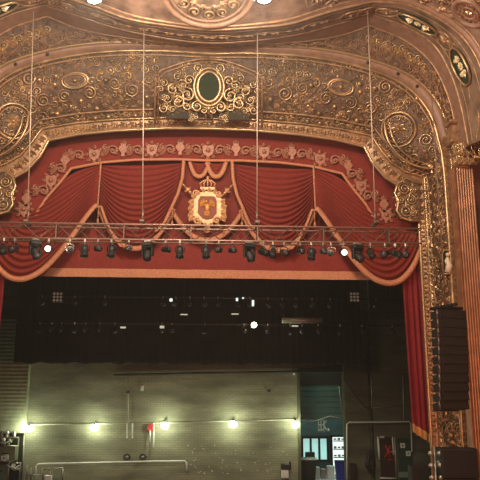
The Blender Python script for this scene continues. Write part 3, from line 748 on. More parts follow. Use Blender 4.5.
# scattered paint chips / clips in rows: stuck paper bits on the wall
mb = MB()
for i in range(46):
    px = 186+rnd.random()*108; py = 444+rnd.random()*30; c = P(px, py, YB-.012); mb.box(c, (.03+.04*rnd.random(), .02, .02+.03*rnd.random()))
tag(mb.build('paint_chips', WHITE), 'scatter of tiny pale chips on the lower brick wall', 'chips', kind='stuff')
# noticeable white box low on wall left of doorway
c = P(285, 474, YB-.2); mb = MB(); mb.box(c, (.36, .25, .4), bev=.03); mb.box(c+Vector((0,-.13,0)), (.22, .02, .22)); tag(mb.build('outlet_box', WHITE), 'square white outlet box low on the wall left of the doorway', 'box')
c = P(286, 466.5, YB-.2); mb = MB(); mb.box(c, (.5, .28, .3), bev=.04); mb.lathe([(.05, 0), (.05, .1)], c+Vector((.2, -.1, .15)), 8); tag(mb.build('equipment_case', BLACK), 'black case set on the white outlet box left of the doorway', 'case')

# ------------------------------------------------------------------ right recess: red X door, paper notices, panel
YQ = YB-.45
x0, x1, z0, z1 = rect(379.5, 437, 396, 478, YQ)
r = empty('stage_door', ((x0+x1)/2, YQ, 0), 'dark stage door crossed with red tape between pale jamb strips', 'door')
mb = MB(); slab(mb, x0, x1, 0, z1, YQ, .06); mb.build('leaf', mat('maroon_door', (.05, .02, .016), .5), r)
mb = MB()
for (a, b) in (((385.5, 445), (390.5, 458)), ((390.5, 445.5), (385, 458)), ((389, 452), (395, 451.5)), ((388, 460), (393, 460))): mb.tube([P(*a, YQ-.06), P(*b, YQ-.06)], .035 if a[1] < 459 else .02, 5)
mb.build('red_cross', REDX, r)
mb = MB(); mb.tube([P(378, 437, YQ-.1), P(379.5, 460, YQ-.1)], .05, 6); mb.tube([P(392.5, 437, YQ-.1), P(393.5, 455, YQ-.1)], .035, 6); mb.tube([P(380, 478, YQ-.1), P(396.5, 478.5, YQ-.1)], .04); mb.build('jamb_strip', WHITE, r)
mb = MB(); mb.box(P(382, 437, YQ-.05), (.22, .05, .1)); mb.build('sign_plate', WHITE, r)
mb = MB(); mb.tube([P(394.5, 437, YQ-.12), P(396.5, 478, YQ-.12)], .035, 6); tag(mb.build('door_post', PIPE), 'pale post right of the red-taped stage door', 'post')
x0, x1, z0, z1 = rect(397.5, 438, 413, 479, YQ); r = empty('green_cabinet', ((x0+x1)/2, YQ, z0), 'dark green cabinet wall panel carrying two white notices at right', 'panel')
mb = MB(); slab(mb, x0, x1, 0, z1, YQ, .08); mb.build('panel', mat('dark_green_paint', (.035, .06, .04), .5), r)
a0, a1, b0, b1 = rect(398.5, 472, 412, 477.5, YQ-.12); mb = MB(); slab(mb, a0, a1, b0, b1, YQ-.1, .05); mb.build('kick_plate', mat('pale_green_plate', (.22, .28, .22), .4), r)
for px, py, lab in ((402.6, 445.5, 'white paper notice higher on the dark green panel'), (408.3, 453.5, 'white paper notice lower right on the dark green panel')):
    c = P(px, py, YQ-.09); mb = MB(); mb.box(c, (.24, .02, .24)); n_ = mb.build('paper_notice', WHITE); tag(n_, lab, 'notice')
    mb = MB(); mb.box(c+Vector((0,-.015,0)), (.09, .01, .1)); mb.build('print_mark', mat('grey_print', (.3, .33, .28), .6), n_)
for px, py, s_, lab in ((353, 470, .55, 'dark box standing against the pier by the doorway'), (371, 462, .6, 'dark coiled gear hanging at the pier edge left of the taped door')):
    c = P(px, py, YB-.6); mb = MB()
    if px == 353: mb.box((c.x, c.y, s_*.9), (s_*.5, s_*.5, s_*1.8), bev=.03); mb.box((c.x, c.y, s_*1.85), (s_*.55, s_*.55, .06), bev=.01)
    else:
        for q in range(7): ring(mb, (c+Vector((0, .03*q, .18*math.sin(q*2))), Vector((1,0,0)), Vector((0,0,1)), Vector((0,-1,0))), 0, 0, .12+.02*q, .35, .03, 16, .03)
    tag(mb.build('equipment_box' if px == 353 else 'cable_coil', mat('dark_gear', (.03, .02, .016), .5)), lab, 'box' if px == 353 else 'cable')

# ------------------------------------------------------------------ left: ribbed shutter, clutter
x1 = P(26.5, 400, YB-.5).x; zb = P(10, 432, YB-.5).z; zt = P(10, 318, YB-.5).z
r = empty('ribbed_shutter', (x1-1.6, YB-.5, zb), 'pale ribbed shutter panel on the wall at the far left above the clutter', 'shutter')
mb = MB(); rows = []; n = 60
for i in range(n+1):
    z = zb+(zt-zb)*i/n; y = YB-.5-.01*abs(math.sin(i*PI/2)); rows.append([Vector((x1-3.2, y, z)), Vector((x1, y, z)), Vector((x1, YB-.06, z))])
mb.grid(rows, smooth=False); mb.build('slats', mat('shutter_green', (.42, .44, .30), .5, var=.15), r)
mb = MB(); mb.box((x1-1.6, YB-.5, zb), (3.3, .2, .12), bev=.02); mb.build('bottom_bar', PIPE, r)
bx = x1-.15
mb = MB(); mb.box((x1-1.7, YB-.35, zb/2), (3.3, .1, zb)); struct(mb.build('wall_alcove', BCEIL))
def crate(px0, py0, px1, py1, Y, m, label, nm='road_case', d=.6):
    a0, a1, b0, b1 = rect(px0, py0, px1, py1, Y); r = empty(nm, ((a0+a1)/2, Y, b0), label, 'case' if nm == 'road_case' else 'box')
    mb = MB(); mb.box(((a0+a1)/2, Y+d/2, (b0+b1)/2), (a1-a0, d, b1-b0), bev=.03); mb.build('body', m, r)
    mb = MB(); e = .025
    for x in (a0, a1):
        mb.tube([(x, Y, b0), (x, Y, b1)], e, 5)
    for z in (b0, b1): mb.tube([(a0, Y, z), (a1, Y, z)], e, 5)
    mb.build('edging', STEEL, r); mb = MB(); mb.box(((a0+a1)/2, Y-.02, (b0+b1)/2), ((a1-a0)*.3, .04, .06)); mb.build('handle', BLACK, r); return r
GREY = mat('case_grey', (.10, .115, .08), .5)
YA = YB-1.4
crate(-8, 461, 8, 481, YA, GREY, 'grey road case at the bottom of the cluttered left alcove')
crate(-4, 446, 14.5, 461, YA+.1, mat('case_olive', (.16, .17, .10), .5), 'olive case with steel corners in the middle of the left alcove')
crate(1, 455, 7, 461, YA-.3, WHITE, 'small white carton in front of the olive case in left alcove', 'carton', .25)
crate(9, 463, 19, 481, YA, BLACK, 'black case low in the left alcove beside the conduit')
for px, py, lab in ((2, 435, 'leftmost grey flask shape on top shelf of left alcove'), (7.5, 434.5, 'white canister in the middle of the alcove top shelf'), (14, 434.5, 'small silver canister at right of the alcove top shelf')):
    c = P(px, py, YA+.68); r = mb = MB(); mb.lathe([(.09,-.13),(.1,-.1),(.1,.08),(.05,.13),(.05,.18)], c, 10); tag(mb.build('canister', WHITE if px == 7.5 else STEEL), lab, 'canister')
a = P(-6, 437.5, YA+.68); b = P(18, 437.5, YA+.68); mb = MB(); mb.box(((a.x+b.x)/2, a.y, a.z), (b.x-a.x, .36, .05)); [mb.box((x, a.y+.15, a.z/2), (.05, .05, a.z)) for x in (a.x, b.x)]; tag(mb.build('steel_shelf', STEEL), 'metal shelf with uprights across the left alcove', 'shelf')
for px, py, s_, lab in ((4, 441.5, .42, 'white tangle of equipment under the alcove shelf'), (13, 467, .3, 'pale bundle lying on the low black case')):
    c = P(px, py, YA-.05); mb = MB()
    for q in range(9): mb.ball(c+Vector((rnd.uniform(-s_, s_)*.7, rnd.uniform(-.1, .1), rnd.uniform(-.12, .12))), rnd.uniform(.05, .1), 6, (1.4, 1, .8))
    mb.tube([c+Vector((-s_, 0, .1)), c+Vector((0, -.1, -.1)), c+Vector((s_, 0, .08))], .03); tag(mb.build('equipment_bundle', mat('pale_gear', (.5, .52, .42), .5)), lab, 'equipment')
# rack behind the rail at left bottom
r = empty('tube_rack', P(48, 480, YB-.8), 'low tubular rack with white bin inside the handrail at bottom left', 'rack'); mb = MB()
for px in (27, 31, 43, 50, 62.5): mb.tube([P(px, 468 if px != 27 else 465, YB-.8), P(px, 481, YB-.8)], .04, 5)
mb.tube([P(43, 469, YB-.8), P(63, 468, YB-.8)], .04, 5); mb.tube([P(27, 475, YB-.8), P(43, 475, YB-.8)], .03); mb.tube([P(52, 469, YB-.8), P(53, 481, YB-.8)], .03); mb.build('tubes', STEEL, r)
a0, a1, b0, b1 = rect(45.5, 475, 52, 482, YB-.85); mb = MB(); mb.box(((a0+a1)/2, YB-.95, (b0+b1)/2), (a1-a0, .3, b1-b0), bev=.02); mb.build('white_bin', WHITE, r)

# ------------------------------------------------------------------ black masking
def drape(nm, x0, x1, z0, z1, Y, m, label, folds=40, amp=.05, scallop=0):
    mb = MB(); rows = []; N = folds*4
    for i in range(9):
        t = i/8; z = z1+(z0-z1)*t
        rows.append([Vector((x0+(x1-x0)*j/N, Y+amp*math.sin(j*PI/2+.3*t)*(.5+.5*t), z+(scallop*math.sin(j*.5)*math.sin(j*.13) if i == 8 else 0))) for j in range(N+1)])
    mb.grid(rows); o = mb.build(nm, m)
    md = o.modifiers.new('thick', 'SOLIDIFY'); md.thickness = .02
    return tag(o, label, 'drape')
Yd = 9.5; zb = P(200, 364, Yd).z
drape('black_border', P(15, 340, Yd).x, P(361, 340, Yd).x, zb, 20.86, Yd, BDRAPE, 'wide black border drape hanging upstage before the brick wall', 50, .05, .05)
drape('black_teaser', -12, 12, P(200, 297, 3.5).z+1.4, 20.86, 4.6, BDRAPE, 'black teaser drape hung high just behind the red valance', 40, .06)
for sg, x in ((1, P(392, 330, 5.6).x), ):
    pass

# ------------------------------------------------------------------ upstage battens and their lights
def par(nm='stage_light', s_=1.0, tilt=.3, lit=None, yoke_m=BLACK, body_m=BLACK, lens_m=None):
    r = empty(nm, (0,0,0), 'x', 'light'); q = Matrix.Rotation(tilt, 3, 'X'); ax = q @ Vector((0, -1, 0)) if abs(tilt) < 1.2 else q @ Vector((0, -1, 0))
    c = Vector((0, 0, -.34*s_))
    mb = MB(); mb.box((0, 0, .0), (.07*s_, .1*s_, .12*s_), bev=.01); mb.tube([(0,0,-.02), (0,0,-.13*s_)], .018*s_); mb.build('clamp', STEEL, r)
    mb = MB(); mb.tube([c+Vector((-.15*s_,0,0)), c+Vector((-.15*s_,0,.16*s_)), (-.08*s_,0,-.13*s_), (.08*s_,0,-.13*s_), c+Vector((.15*s_,0,.16*s_)), c+Vector((.15*s_,0,0))], .017*s_, 5); mb.build('yoke', yoke_m, r)
    mb = MB(); mb.lathe([(.05*s_, -.2*s_), (.10*s_, -.17*s_), (.12*s_, -.05*s_), (.125*s_, .16*s_), (.135*s_, .16*s_), (.135*s_, .2*s_)], c, 14, ax); mb.build('body', body_m, r)
    mb = MB(); mb.lathe([(.11*s_, .195*s_), (.08*s_, .215*s_), (.01, .225*s_)], c, 14, ax); mb.build('lens', lens_m or (BULBW if lit else LENS), r)
    return r
def mover(nm='moving_head_light', s_=1.0, tilt=-1.0, lit=False):
    r = empty(nm, (0,0,0), 'x', 'light'); 
    mb = MB(); mb.box((0, 0, .02), (.3*s_, .1, .08), bev=.02); mb.build('clamp', CHROME, r)
    mb = MB(); mb.box((0, 0, -.11*s_), (.42*s_, .34*s_, .16*s_), bev=.03*s_); mb.build('base', BLACK, r)
    mb = MB()
    for sg in (-1, 1): mb.box((sg*.19*s_, 0, -.36*s_), (.06*s_, .16*s_, .38*s_), bev=.02*s_)
    mb.box((0, 0, -.21*s_), (.42*s_, .2*s_, .07*s_), bev=.02); mb.build('yoke', BLACK, r)
    ax = Vector((math.sin(.4)*.4, -math.cos(tilt), math.sin(tilt))).normalized()
    mb = MB(); mb.lathe([(.06*s_, -.22*s_), (.13*s_, -.17*s_), (.15*s_, .0), (.14*s_, .18*s_), (.15*s_, .24*s_)], (0, 0, -.46*s_), 14, ax); mb.build('head', BLACK, r)
    mb = MB(); mb.lathe([(.13*s_, .235*s_), (.09*s_, .265*s_), (.01, .28*s_)], (0, 0, -.46*s_), 14, ax); mb.build('lens', BULBW if lit else LENS, r)
    return r
first = {}
def place(kind, loc, rz, label, group):
    if kind not in first:
        fn = {'par0': lambda: par(tilt=.35), 'par1': lambda: par(tilt=.9), 'par2': lambda: par(tilt=.1, s_=.85), 'par3': lambda: par(tilt=1.25, s_=1.1), 'mh': lambda: mover(),
              'lit': lambda: par(tilt=0.05, lit=True), 'white': lambda: par(tilt=.2, body_m=CHROME, yoke_m=CHROME), 'up': lambda: par(tilt=.6, s_=.9, body_m=mat('worn_grey_metal', (.10, .10, .085), .35, .5)),
              'mhw': lambda: mover(tilt=-.6)}[kind]
        first[kind] = fn(); o = first[kind]
    else: o = copy_tree(first[kind])
    o.location = loc; o.rotation_euler = (0, 0, rz); o.scale = (.82,)*3 if 'truss' in label else (.8,)*3; o['label'] = label; o['group'] = group; return o
bat = []
for (Y, py, x0, x1, lab) in ((5.6, 296, 40, 402, 'upper black batten pipe hung across the dark stage opening'), (7.8, 322.5, 2, 402, 'lower black batten pipe hung in front of the black border')):
    a = P(x0, py, Y); b = P(x1, py, Y); b.z = a.z; r = empty('batten', ((a.x+b.x)/2, Y, a.z), lab, 'batten')
    mb = MB(); mb.tube([a, b], .03, 8); mb.build('pipe', mat('batten_black', (.05, .045, .035), .5, .3), r); mb = MB()
    for i in range(5):
        x = a.x+(b.x-a.x)*(.04+.23*i); mb.tube([(x, Y, a.z), (x, Y, 20.95)], .012, 4)
    mb.build('lift_line', BLACK, r); bat.append(a.z)
ORD = ['leftmost', 'second from left', 'third from left', 'fourth from left', 'fifth from left', 'sixth from left', 'seventh from left', 'eighth from left', 'ninth from left', 'tenth from left', 'eleventh from left', 'twelfth from left', 'thirteenth from left', 'fourteenth from left', 'fifteenth from left', 'sixteenth from left', 'seventeenth from left', 'eighteenth from left', 'nineteenth from left', 'twentieth from left']
xs = (42, 75, 105, 163, 176, 190, 204, 218, 237, 250, 268, 282, 296, 312, 330, 376)
for i, px in enumerate(xs): place('up', (P(px, 296, 5.6).x, 5.6, bat[0]), rnd.uniform(-.7, .7), 'dim stage light on the upper batten, %s of the row' % ORD[i], 'stage lights on the upper batten')
xs = (40, 52, 62, 75, 86, 100, 115, 162, 172, 205, 244, 268, 290, 302, 318, 340, 362, 392)
for i, px in enumerate(xs): place('up' if i % 3 else 'par1', (P(px, 322, 7.8).x, 7.8, bat[1]), rnd.uniform(-.7, .7), 'dim stage light on the lower batten, %s of the row' % ORD[i], 'stage lights on the lower batten')
# lit one
c = P(254, 325, 7.6); r = empty('work_light', (c.x, 7.6, c.z), 'glowing round work light on the lower batten right of centre', 'light')
mb = MB(); mb.lathe([(.05,-.25),(.12,-.2),(.16,-.02),(.17,0)], c, 14, (0,-1,0)); mb.tube([c+Vector((0,.1,.1)), Vector((c.x, 7.8, bat[1]))], .02); mb.build('housing', BLACK, r)
mb = MB(); mb.lathe([(.13, 0), (.09, .03), (.01, .04)], c, 14, (0,-1,0)); mb.build('lens', mat('warm_lens', (1,1,.9), .3, emit=(1, .95, .65), estr=14), r)
lamp('work_light_glow', 'POINT', (c.x, 7.35, c.z), 12, (1, .95, .65), .1)
# small glints on bare metal housings, painted as faintly glowing faces
for i, (px, py, w_, h, Y, lab) in enumerate(((123, 327.5, .25, .08, 7.6, 'short bar with a painted pale glint low on the lower batten at left'), (162, 327, .2, .12, 7.6, 'oval floodlight with a painted pale glint left of centre on the lower batten'), (184, 314.5, .32, .05, 6.6, 'thin bar with a painted pale glint left of centre between the battens'), (235, 314, .32, .05, 6.6, 'thin bar with a painted pale glint right of centre between the battens'), (295, 326, .3, .06, 7.6, 'small tag with a painted pale glint under the silver border light'), (171, 300, .13, .13, 5.4, 'small painted bright glint on the upper batten at left of centre'), (237, 299.5, .1, .14, 5.4, 'left of two painted bright glints on the upper batten'), (243, 298, .08, .07, 5.4, 'tiny painted bright glint beside the crooked bright one'), (253, 303, .1, .25, 5.4, 'crooked painted bright glint on the upper batten'))):
    c = P(px, py, Y); r = empty('painted_glint', c, lab, 'lamp'); mb = MB(); mb.box(c+Vector((0,.1,0)), (w_*1.15, .18, h*1.2), bev=.02)
    bz = bat[0] if Y < 6 else (bat[1] if Y > 7 else 20.95); mb.tube([c+Vector((0, .1, 0)), Vector((c.x, Y+.2 if bz < 20 else Y+.1, max(c.z+.1, bz)))], .012, 5); mb.build('housing', BLACK, r)
    mb = MB(); mb.box(c, (w_, .03, h), bev=.012); mb.build('face', mat('glint_face_dim', (.8,.8,.7), .4, emit=(.8,.85,.6), estr=.55) if i < 5 else mat('glint_face', (.8,.8,.8), .4, emit=(.75,.85,.8), estr=1.2), r)
a = P(282, 320.5, 7.4); b = P(322, 320.5, 7.4); r = empty('border_light', ((a.x+b.x)/2, 7.4, a.z), 'long silver tubular border light right of centre above the black border', 'light')
mb = MB(); mb.tube([a, b], .13, 12); mb.build('housing', mat('silver_housing', (.55, .55, .48), .35, .5), r)
mb = MB(); mb.tube([a+Vector((.1,0,.1)), a+Vector((.1,.3,.3))], .015); mb.build('hanger', STEEL, r); mb = MB(); mb.tube([b+Vector((-.1,0,.1)), b+Vector((-.1,.3,.3))], .015); mb.build('hanger', STEEL, r)
for px, lab in ((57.5, 'left'), (354.5, 'right')):
    c = P(px, 297, 5.0); r = empty('blinder_light', c, 'square grid blinder light with nine cells hanging at the %s under the valance' % lab, 'light'); mb = MB()
    mb.box(c+Vector((0,.08,0)), (.46, .12, .46), bev=.02); mb.tube([c+Vector((0,.08,.2)), Vector((c.x,c.y+.08,20.95))], .012); mb.build('housing', BLACK, r)
    for i in range(9):
        mb = MB(); mb.lathe([(.06, 0), (.045, .02), (.01, .025)], c+Vector((.14*(i % 3-1), 0, .14*(i//3-1))), 8, (0,-1,0)); mb.build('cell', mat('cell_glass', (.55, .45, .35), .3, emit=(.5,.4,.3), estr=.12), r)
lamp('fly_glow', 'AREA', (0, 3.5, 17), 60, (1, .75, .5), 4, (0, 6, 10))

# ------------------------------------------------------------------ red valance
YV = .62
val = empty('red_valance', (0, YV, P(207, 278, YV).z), 'swagged red velvet house valance with gold fringe, embroidery and central crest', 'valance')
def sx(c): return [Vector((-p.x, p.y, p.z)) for p in c]
# backing cloth with hem band
hz = P(207, 278.5, YV+.5).z; x_ = 7.75
mb = MB(); rows = []
for t in range(11):
    z = hz+.3+(P(207, 150, YV+.5).z-hz)*t/10
    rows.append([Vector((-x_+2*x_*j/80, YV+.5+.02*math.sin(j*1.1), z)) for j in range(81)])
mb.grid(rows[::-1]); mb.build('backing', REDD, val)
mb = MB(); N = 80
mb.grid([[Vector((-x_+2*x_*j/N, YV+.46+.02*math.sin(j*1.1), hz+z)) for j in range(N+1)] for z in (.32, .24)]); mb.build('hem_line', FRINGE, val)
mb = MB(); mb.grid([[Vector((-x_+2*x_*j/N, YV+.44+.02*math.sin(j*1.1), hz+z)) for j in range(N+1)] for z in (.26, .0)]); hb = mb.build('hem_band', FRINGE, val)
# pelmet: upper field between the arch and the gold line
low = [(207,161),(240,161),(280,163),(313,167),(342,174),(352,188),(365,204),(373,217),(374,226),(385,250)]
lowW = [P(x, y, YV) for x, y in low]; lowW[0].x = 0
lowS = interp(lowW, False); top = [Vector((p.x+.25 if i > 40 else p.x, YV, p.z+.25)) for i, p in enumerate(K0)][:len(lowS)]
mb = MB(); rows = []
for j in range(7):
    rows.append([a.lerp(b, j/6)+Vector((0, -.02*math.sin(j+i*.3), 0)) for i, (a, b) in enumerate(zip(top, lowS))])
mb.grid(rows); mb.mirror(); pel = mb.build('pelmet', RED, val)
mb = MB(); mb.tube([p+Vector((0,-.05,0)) for p in mir(lowS[:81])], .055, 6); mb.build('gold_edge', FRINGE, pel)
mots = [(205,150.5,2),(222,151,0),(236,149,1),(248,152,0),(264,152,2),(280,154,0),(292,152.5,1),(304,155,0),(320,159,2),(337,161,0),(348,166,1),(354,175,0),(361,186,2),(370,197,0),(384,205,1),(386,215,2)]
FV = (Vector((1,0,0)), Vector((0,0,1)), Vector((0,-1,0)))
def motif(c, kind, flip=1, s_=1.0):
    mb = MB(); fr = (c, FV[0]*flip, FV[1], FV[2])
    if kind == 0:      # leafy scroll
        spiral(mb, fr, -.06*s_, .03, .14*s_, 1.4, 1, 0, .035*s_, .02); spray(mb, fr, .06*s_, -.05, .5, .26*s_, 5); spray(mb, fr, -.05*s_, -.1, 2.6, .2*s_, 3)
        spiral(mb, fr, .15*s_, .1*s_, .08*s_, 1.2, -1, 2, .03*s_, .02)
    elif kind == 1:    # urn
        mb.add([c+Vector((x*flip*s_, -.03, z*s_)) for x, z in ((-.05,-.2),(.05,-.2),(.04,-.12),(.13,.0),(.1,.08),(.06,.1),(.09,.16),(-.09,.16),(-.06,.1),(-.1,.08),(-.13,0),(-.04,-.12))], [tuple(range(12))])
        spray(mb, fr, 0, .13*s_, PI/2, .16*s_, 5); spray(mb, fr, 0, -.18*s_, -PI/2, .08*s_, 3)
    else:              # shield with leaves
        mb.add([c+Vector((x*s_, -.03, z*s_)) for x, z in ((0,-.2),(.13,-.08),(.15,.1),(.08,.15),(0,.12),(-.08,.15),(-.15,.1),(-.13,-.08))], [tuple(range(8))])
        for a in range(8): leaf(mb, fr, .13*s_*math.cos(a*.785), .14*s_*math.sin(a*.785), a*.785, .13*s_, .1*s_)
        mb.ball(c+Vector((0,-.06,0)), .06*s_, 8)
    return mb
for (x, y, kd) in mots:
    c = P(x, y, YV-.06)
    if x == 205: c.x = 0; motif(c, kd, 1, 1.45).build('embroidered_motif', EMB, pel); continue
    motif(c, kd, 1, 1.4).build('embroidered_motif', EMB, pel)
    c2 = Vector((-c.x, c.y, c.z)); motif(c2, kd, -1, 1.4).build('embroidered_motif', EMB, pel)

# swags
def swag(L0, L1, R0, R1, sag0, sag1, nf, name='swag', Y=YV+.12, m=RED, amp=.10, skew=.5, power=1.0, belly=.25, Y1=None):
    """sides run L0->L1, R0->R1 (world points); each level is a hanging curve."""
    NT, NS = nf*6, 40; rows = []
    for i in range(NT+1):
        t = i/NT; A = L0.lerp(L1, t); B = R0.lerp(R1, t); sg = sag0+(sag1-sag0)*t**power; row = []
        for j in range(NS+1):
            s_ = j/NS; p = A.lerp(B, s_); c = 1-abs(2*s_-1)**(2.1)
            if skew != .5:
                q = s_**(math.log(.5)/math.log(skew)); c = 1-abs(2*q-1)**2.1
            d = amp*math.sin(2*PI*nf*t)*min(1, 3*math.sin(PI*s_)+.15)+belly*math.sin(PI*min(1, t))*math.sin(PI*s_)
            row.append(Vector((p.x, (Y if Y1 is None else Y+(Y1-Y)*min(1, t*1.6))-d, p.z-sg*c)))
        rows.append(row)
    mb = MB(); mb.grid(rows); return mb, rows[-1]
def fringe(row, w_, parent, dy=.06, name='gold_fringe'):
    mb = MB(); n = len(row); up = []; lo = []
    for i, p in enumerate(row):
        t = (row[min(i+1, n-1)]-row[max(i-1, 0)]); t.y = 0; t.normalize(); nn = Vector((t.z, 0, -t.x)); nn = nn if (nn.z < 0 or abs(nn.z) < .05) else -nn
        k = .75+.25*math.sin(PI*i/(n-1)); up.append(p-nn*w_*.15+Vector((0,-dy,0))); lo.append(p+nn*w_*k+Vector((0,-dy-.02,0)))
    mid = [a.lerp(b, .5)+Vector((0,-.03,0)) for a, b in zip(up, lo)]
    mb.grid([up, mid, lo]); o = mb.build(name, FRINGE, parent)
    md = o.modifiers.new('thick', 'SOLIDIFY'); md.thickness = .03; return o
Pv = lambda x, y: P(x, y, YV)
def both(fn):
    fn(1); fn(-1)
def S_(p, sg): return Vector((p.x*sg, p.y, p.z))
# main side swag (between tab points 242 and 314)
def main_swag(sg):
    L0, L1, R0, R1 = [S_(Pv(*q), sg) for q in ((234,163),(242,209),(313,168),(314,209))]
    mb, e = swag(L0, L1, R0, R1, .05, 1.50, 14, amp=.075, power=.75)
    if sg < 0: mb.f = [f[::-1] for f in mb.f]
    o = mb.build('swag', RED, val); fringe(e, .17, o)
both(main_swag)
# outer swag
def outer_swag(sg):
    L0, L1, R0, R1 = [S_(Pv(*q), sg) for q in ((313,167),(315,210),(372,217),(420,240))]
    mb, e = swag(L0, L1, R0, R1, -.55, 2.06, 14, amp=.08, power=.85, skew=.60, Y=YV+.06, Y1=.26, belly=.12)
    if sg < 0: mb.f = [f[::-1] for f in mb.f]
    o = mb.build('swag', RED, val); fringe(e, .18, o)
both(outer_swag)
# centre panel: flat cloth with deep rounded foot
L0, R0 = S_(Pv(234,163), -1), S_(Pv(234,163), 1); L1, R1 = S_(Pv(242,209), -1), S_(Pv(242,209), 1)
mb, e = swag(L0, L1, R0, R1, .0, 1.12, 4, amp=.012, belly=.0, Y=YV+.2, m=REDM); o = mb.build('centre_panel', REDM, val); fringe(e, .16, o)
# legs' gold trims and small tassels at tab points
def trims(sg):
    def strip(pts, w_, nm):
        q = interp([S_(Pv(*p), sg)+Vector((0,-.12,0)) for p in pts], False); a = [p+Vector((-w_/2,0,0)) for p in q]; b = [p+Vector((w_/2,0,0)) for p in q]
        mb = MB(); mb.grid([a, [(u_+v_)/2+Vector((0,-.03,0)) for u_, v_ in zip(a, b)], b]); o = mb.build(nm, FRINGE, val)
        md = o.modifiers.new('thick', 'SOLIDIFY'); md.thickness = .02
    strip([(232,162),(233,180),(237,196),(243,210),(249,224),(258,234)], .13, 'gold_trim')
    strip([(313,167),(314,188),(315,210)], .08, 'gold_trim')
    strip([(312,210),(306,226),(297,243),(291,250)], .12, 'gold_trim')
    for x, y in ((242, 210), (314.5, 210)):
        c = S_(P(x, y, YV-.15), sg); mb = MB(); mb.tube([c, c+Vector((0,0,-.45))], .02, 6); mb.lathe([(.06,0),(.05,-.06),(.03,-.1)][::-1], c+Vector((0,0,.02)), 8); mb.lathe([(.05,-.2),(.045,-.06),(.015,0)], c+Vector((0,0,-.45)), 8); mb.build('tassel', FRINGE, val)
    # small festoons at the top of the centre panel
    a, b = S_(Pv(208, 162), sg), S_(Pv(225, 162), sg)
    mb, e = swag(a, a, b, b, .05, .52, 4, amp=.03, Y=YV+.05, belly=.1)
    if sg < 0: mb.f = [f[::-1] for f in mb.f]
    o = mb.build('festoon', RED, val); fringe(e, .15, o, .05)
both(trims)

# crest
cz = P(206, 207, YV-.1); cz.x = 0; cx, cy, cZ = cz
crest = None
def crest_build(mb, nm, m, par):
    mb.v = [(x*1.27, y, cZ+(z-cZ)*1.16) for x, y, z in mb.v]; return mb.build(nm, m, par)
def ell(a, b, x=0, z=0, n=28): return [(cx+x+a*math.cos(2*PI*i/n), cZ+z+b*math.sin(2*PI*i/n)) for i in range(n)]
mb = MB(); sh = [(-.30,.42),(-.1,.5),(.1,.5),(.30,.42),(.42,.25),(.46,-.05),(.40,-.3),(.2,-.5),(0,-.6),(-.2,-.5),(-.40,-.3),(-.46,-.05),(-.42,.25)]
mb.prism([(cx+x, cZ+z) for x, z in sh], cy-.08, cy+.02)
Fc = (Vector((cx, cy-.09, cZ)), Vector((1,0,0)), Vector((0,0,1)), Vector((0,-1,0)))
for i in range(18):
    a = 2*PI*i/18; leaf(mb, Fc, .42*math.cos(a), .5*math.sin(a)-.03, a+.4, .17, .13, .03)
for sg in (-1, 1):
    for z, L in ((.1, .3), (-.1, .33), (-.28, .26), (.25, .22)): leaf(mb, Fc, sg*.4, z, -PI/2+sg*.5, L, .14, .03)
    spiral(mb, Fc, sg*.28, -.46, .12, 1.4, sg, 0, .035, .02); spiral(mb, Fc, sg*.34, .42, .11, 1.3, -sg, 0, .03, .02)
crest = crest_build(mb, 'crest', CREST, val); crest['label'] = 'golden crest with eagle shield'
mb = MB(); mb.prism([(cx+x, cZ+z) for x, z in ((-.2,.33),(-.27,.2),(-.27,-.22),(-.15,-.38),(0,-.43),(.15,-.38),(.27,-.22),(.27,.2),(.2,.33))][::-1], cy-.13, cy-.07); crest_build(mb, 'shield_field', mat('crest_field', (.26, .05, .02), .6), crest)
mb = MB(); Fe = (Vector((cx, cy-.15, cZ-.03)), Vector((1,0,0)), Vector((0,0,1)), Vector((0,-1,0)))
mb.ball((cx, cy-.16, cZ-.05), .1, 8, (.8, .5, 1.4)); mb.ball((cx-.03, cy-.17, cZ+.14), .05, 8); leaf(mb, Fe, -.05, .17, PI, .07, .03)
for sg in (-1, 1):
    for i in range(5): leaf(mb, Fe, sg*.05, .04, (PI/2-sg*(.35+.33*i)), .24-.01*i, .07, .02)
    mb.tube([(cx+sg*.04, cy-.16, cZ-.16), (cx+sg*.08, cy-.16, cZ-.27)], .02, 5)
for i in (-1, 0, 1): leaf(mb, Fe, 0, -.12, -PI/2+i*.35, .2, .08, .02)
crest_build(mb, 'eagle', CRESTD, crest)
mb = MB(); z0 = cZ+.56; mb.prism([(cx-.2, z0), (cx+.2, z0), (cx+.22, z0+.08), (cx-.22, z0+.08)], cy-.1, cy+.02)
for i in range(5):
    x = -.18+.09*i; mb.tube([(cx+x, cy-.06, z0+.08), (cx+x*1.25, cy-.1, z0+.2), (cx+x*.6, cy-.1, z0+.3), (cx, cy-.06, z0+.33)], .022, 5)
mb.ball((cx, cy-.06, z0+.37), .04); mb.tube([(cx, cy-.06, z0+.38), (cx, cy-.06, z0+.46)], .015, 5); mb.tube([(cx-.04, cy-.06, z0+.43), (cx+.04, cy-.06, z0+.43)], .015, 5); crest_build(mb, 'crown', CREST, crest)
for sg in (-1, 1):
    a = P(206-sg*(-25), 187.5, YV-.05); a = Vector((sg*.87, cy-.02, P(206, 187, YV).z)); b = Vector((-sg*.62, cy+.02, P(206, 231, YV).z))
    mb = MB(); mb.tube([a, b], .03, 6); d = (a-b).normalized(); mb.tube([a-d*.28, a-d*.14, a-d*.1], [.08, .06, .02], 6); mb.ball(a-d*.34, .06); mb.tube([a+d*.0, a+d*.12], [.04, .005], 6); mb.ball(b, .045)
    for s2 in (-1, 1): leaf(mb, (a-d*.25, Vector((1,0,0)), Vector((0,0,1)), Vector((0,-1,0))), 0, 0, math.atan2(d.z, d.x)+s2*1.1, .16, .08)
    mb.build('sceptre', CREST, crest)
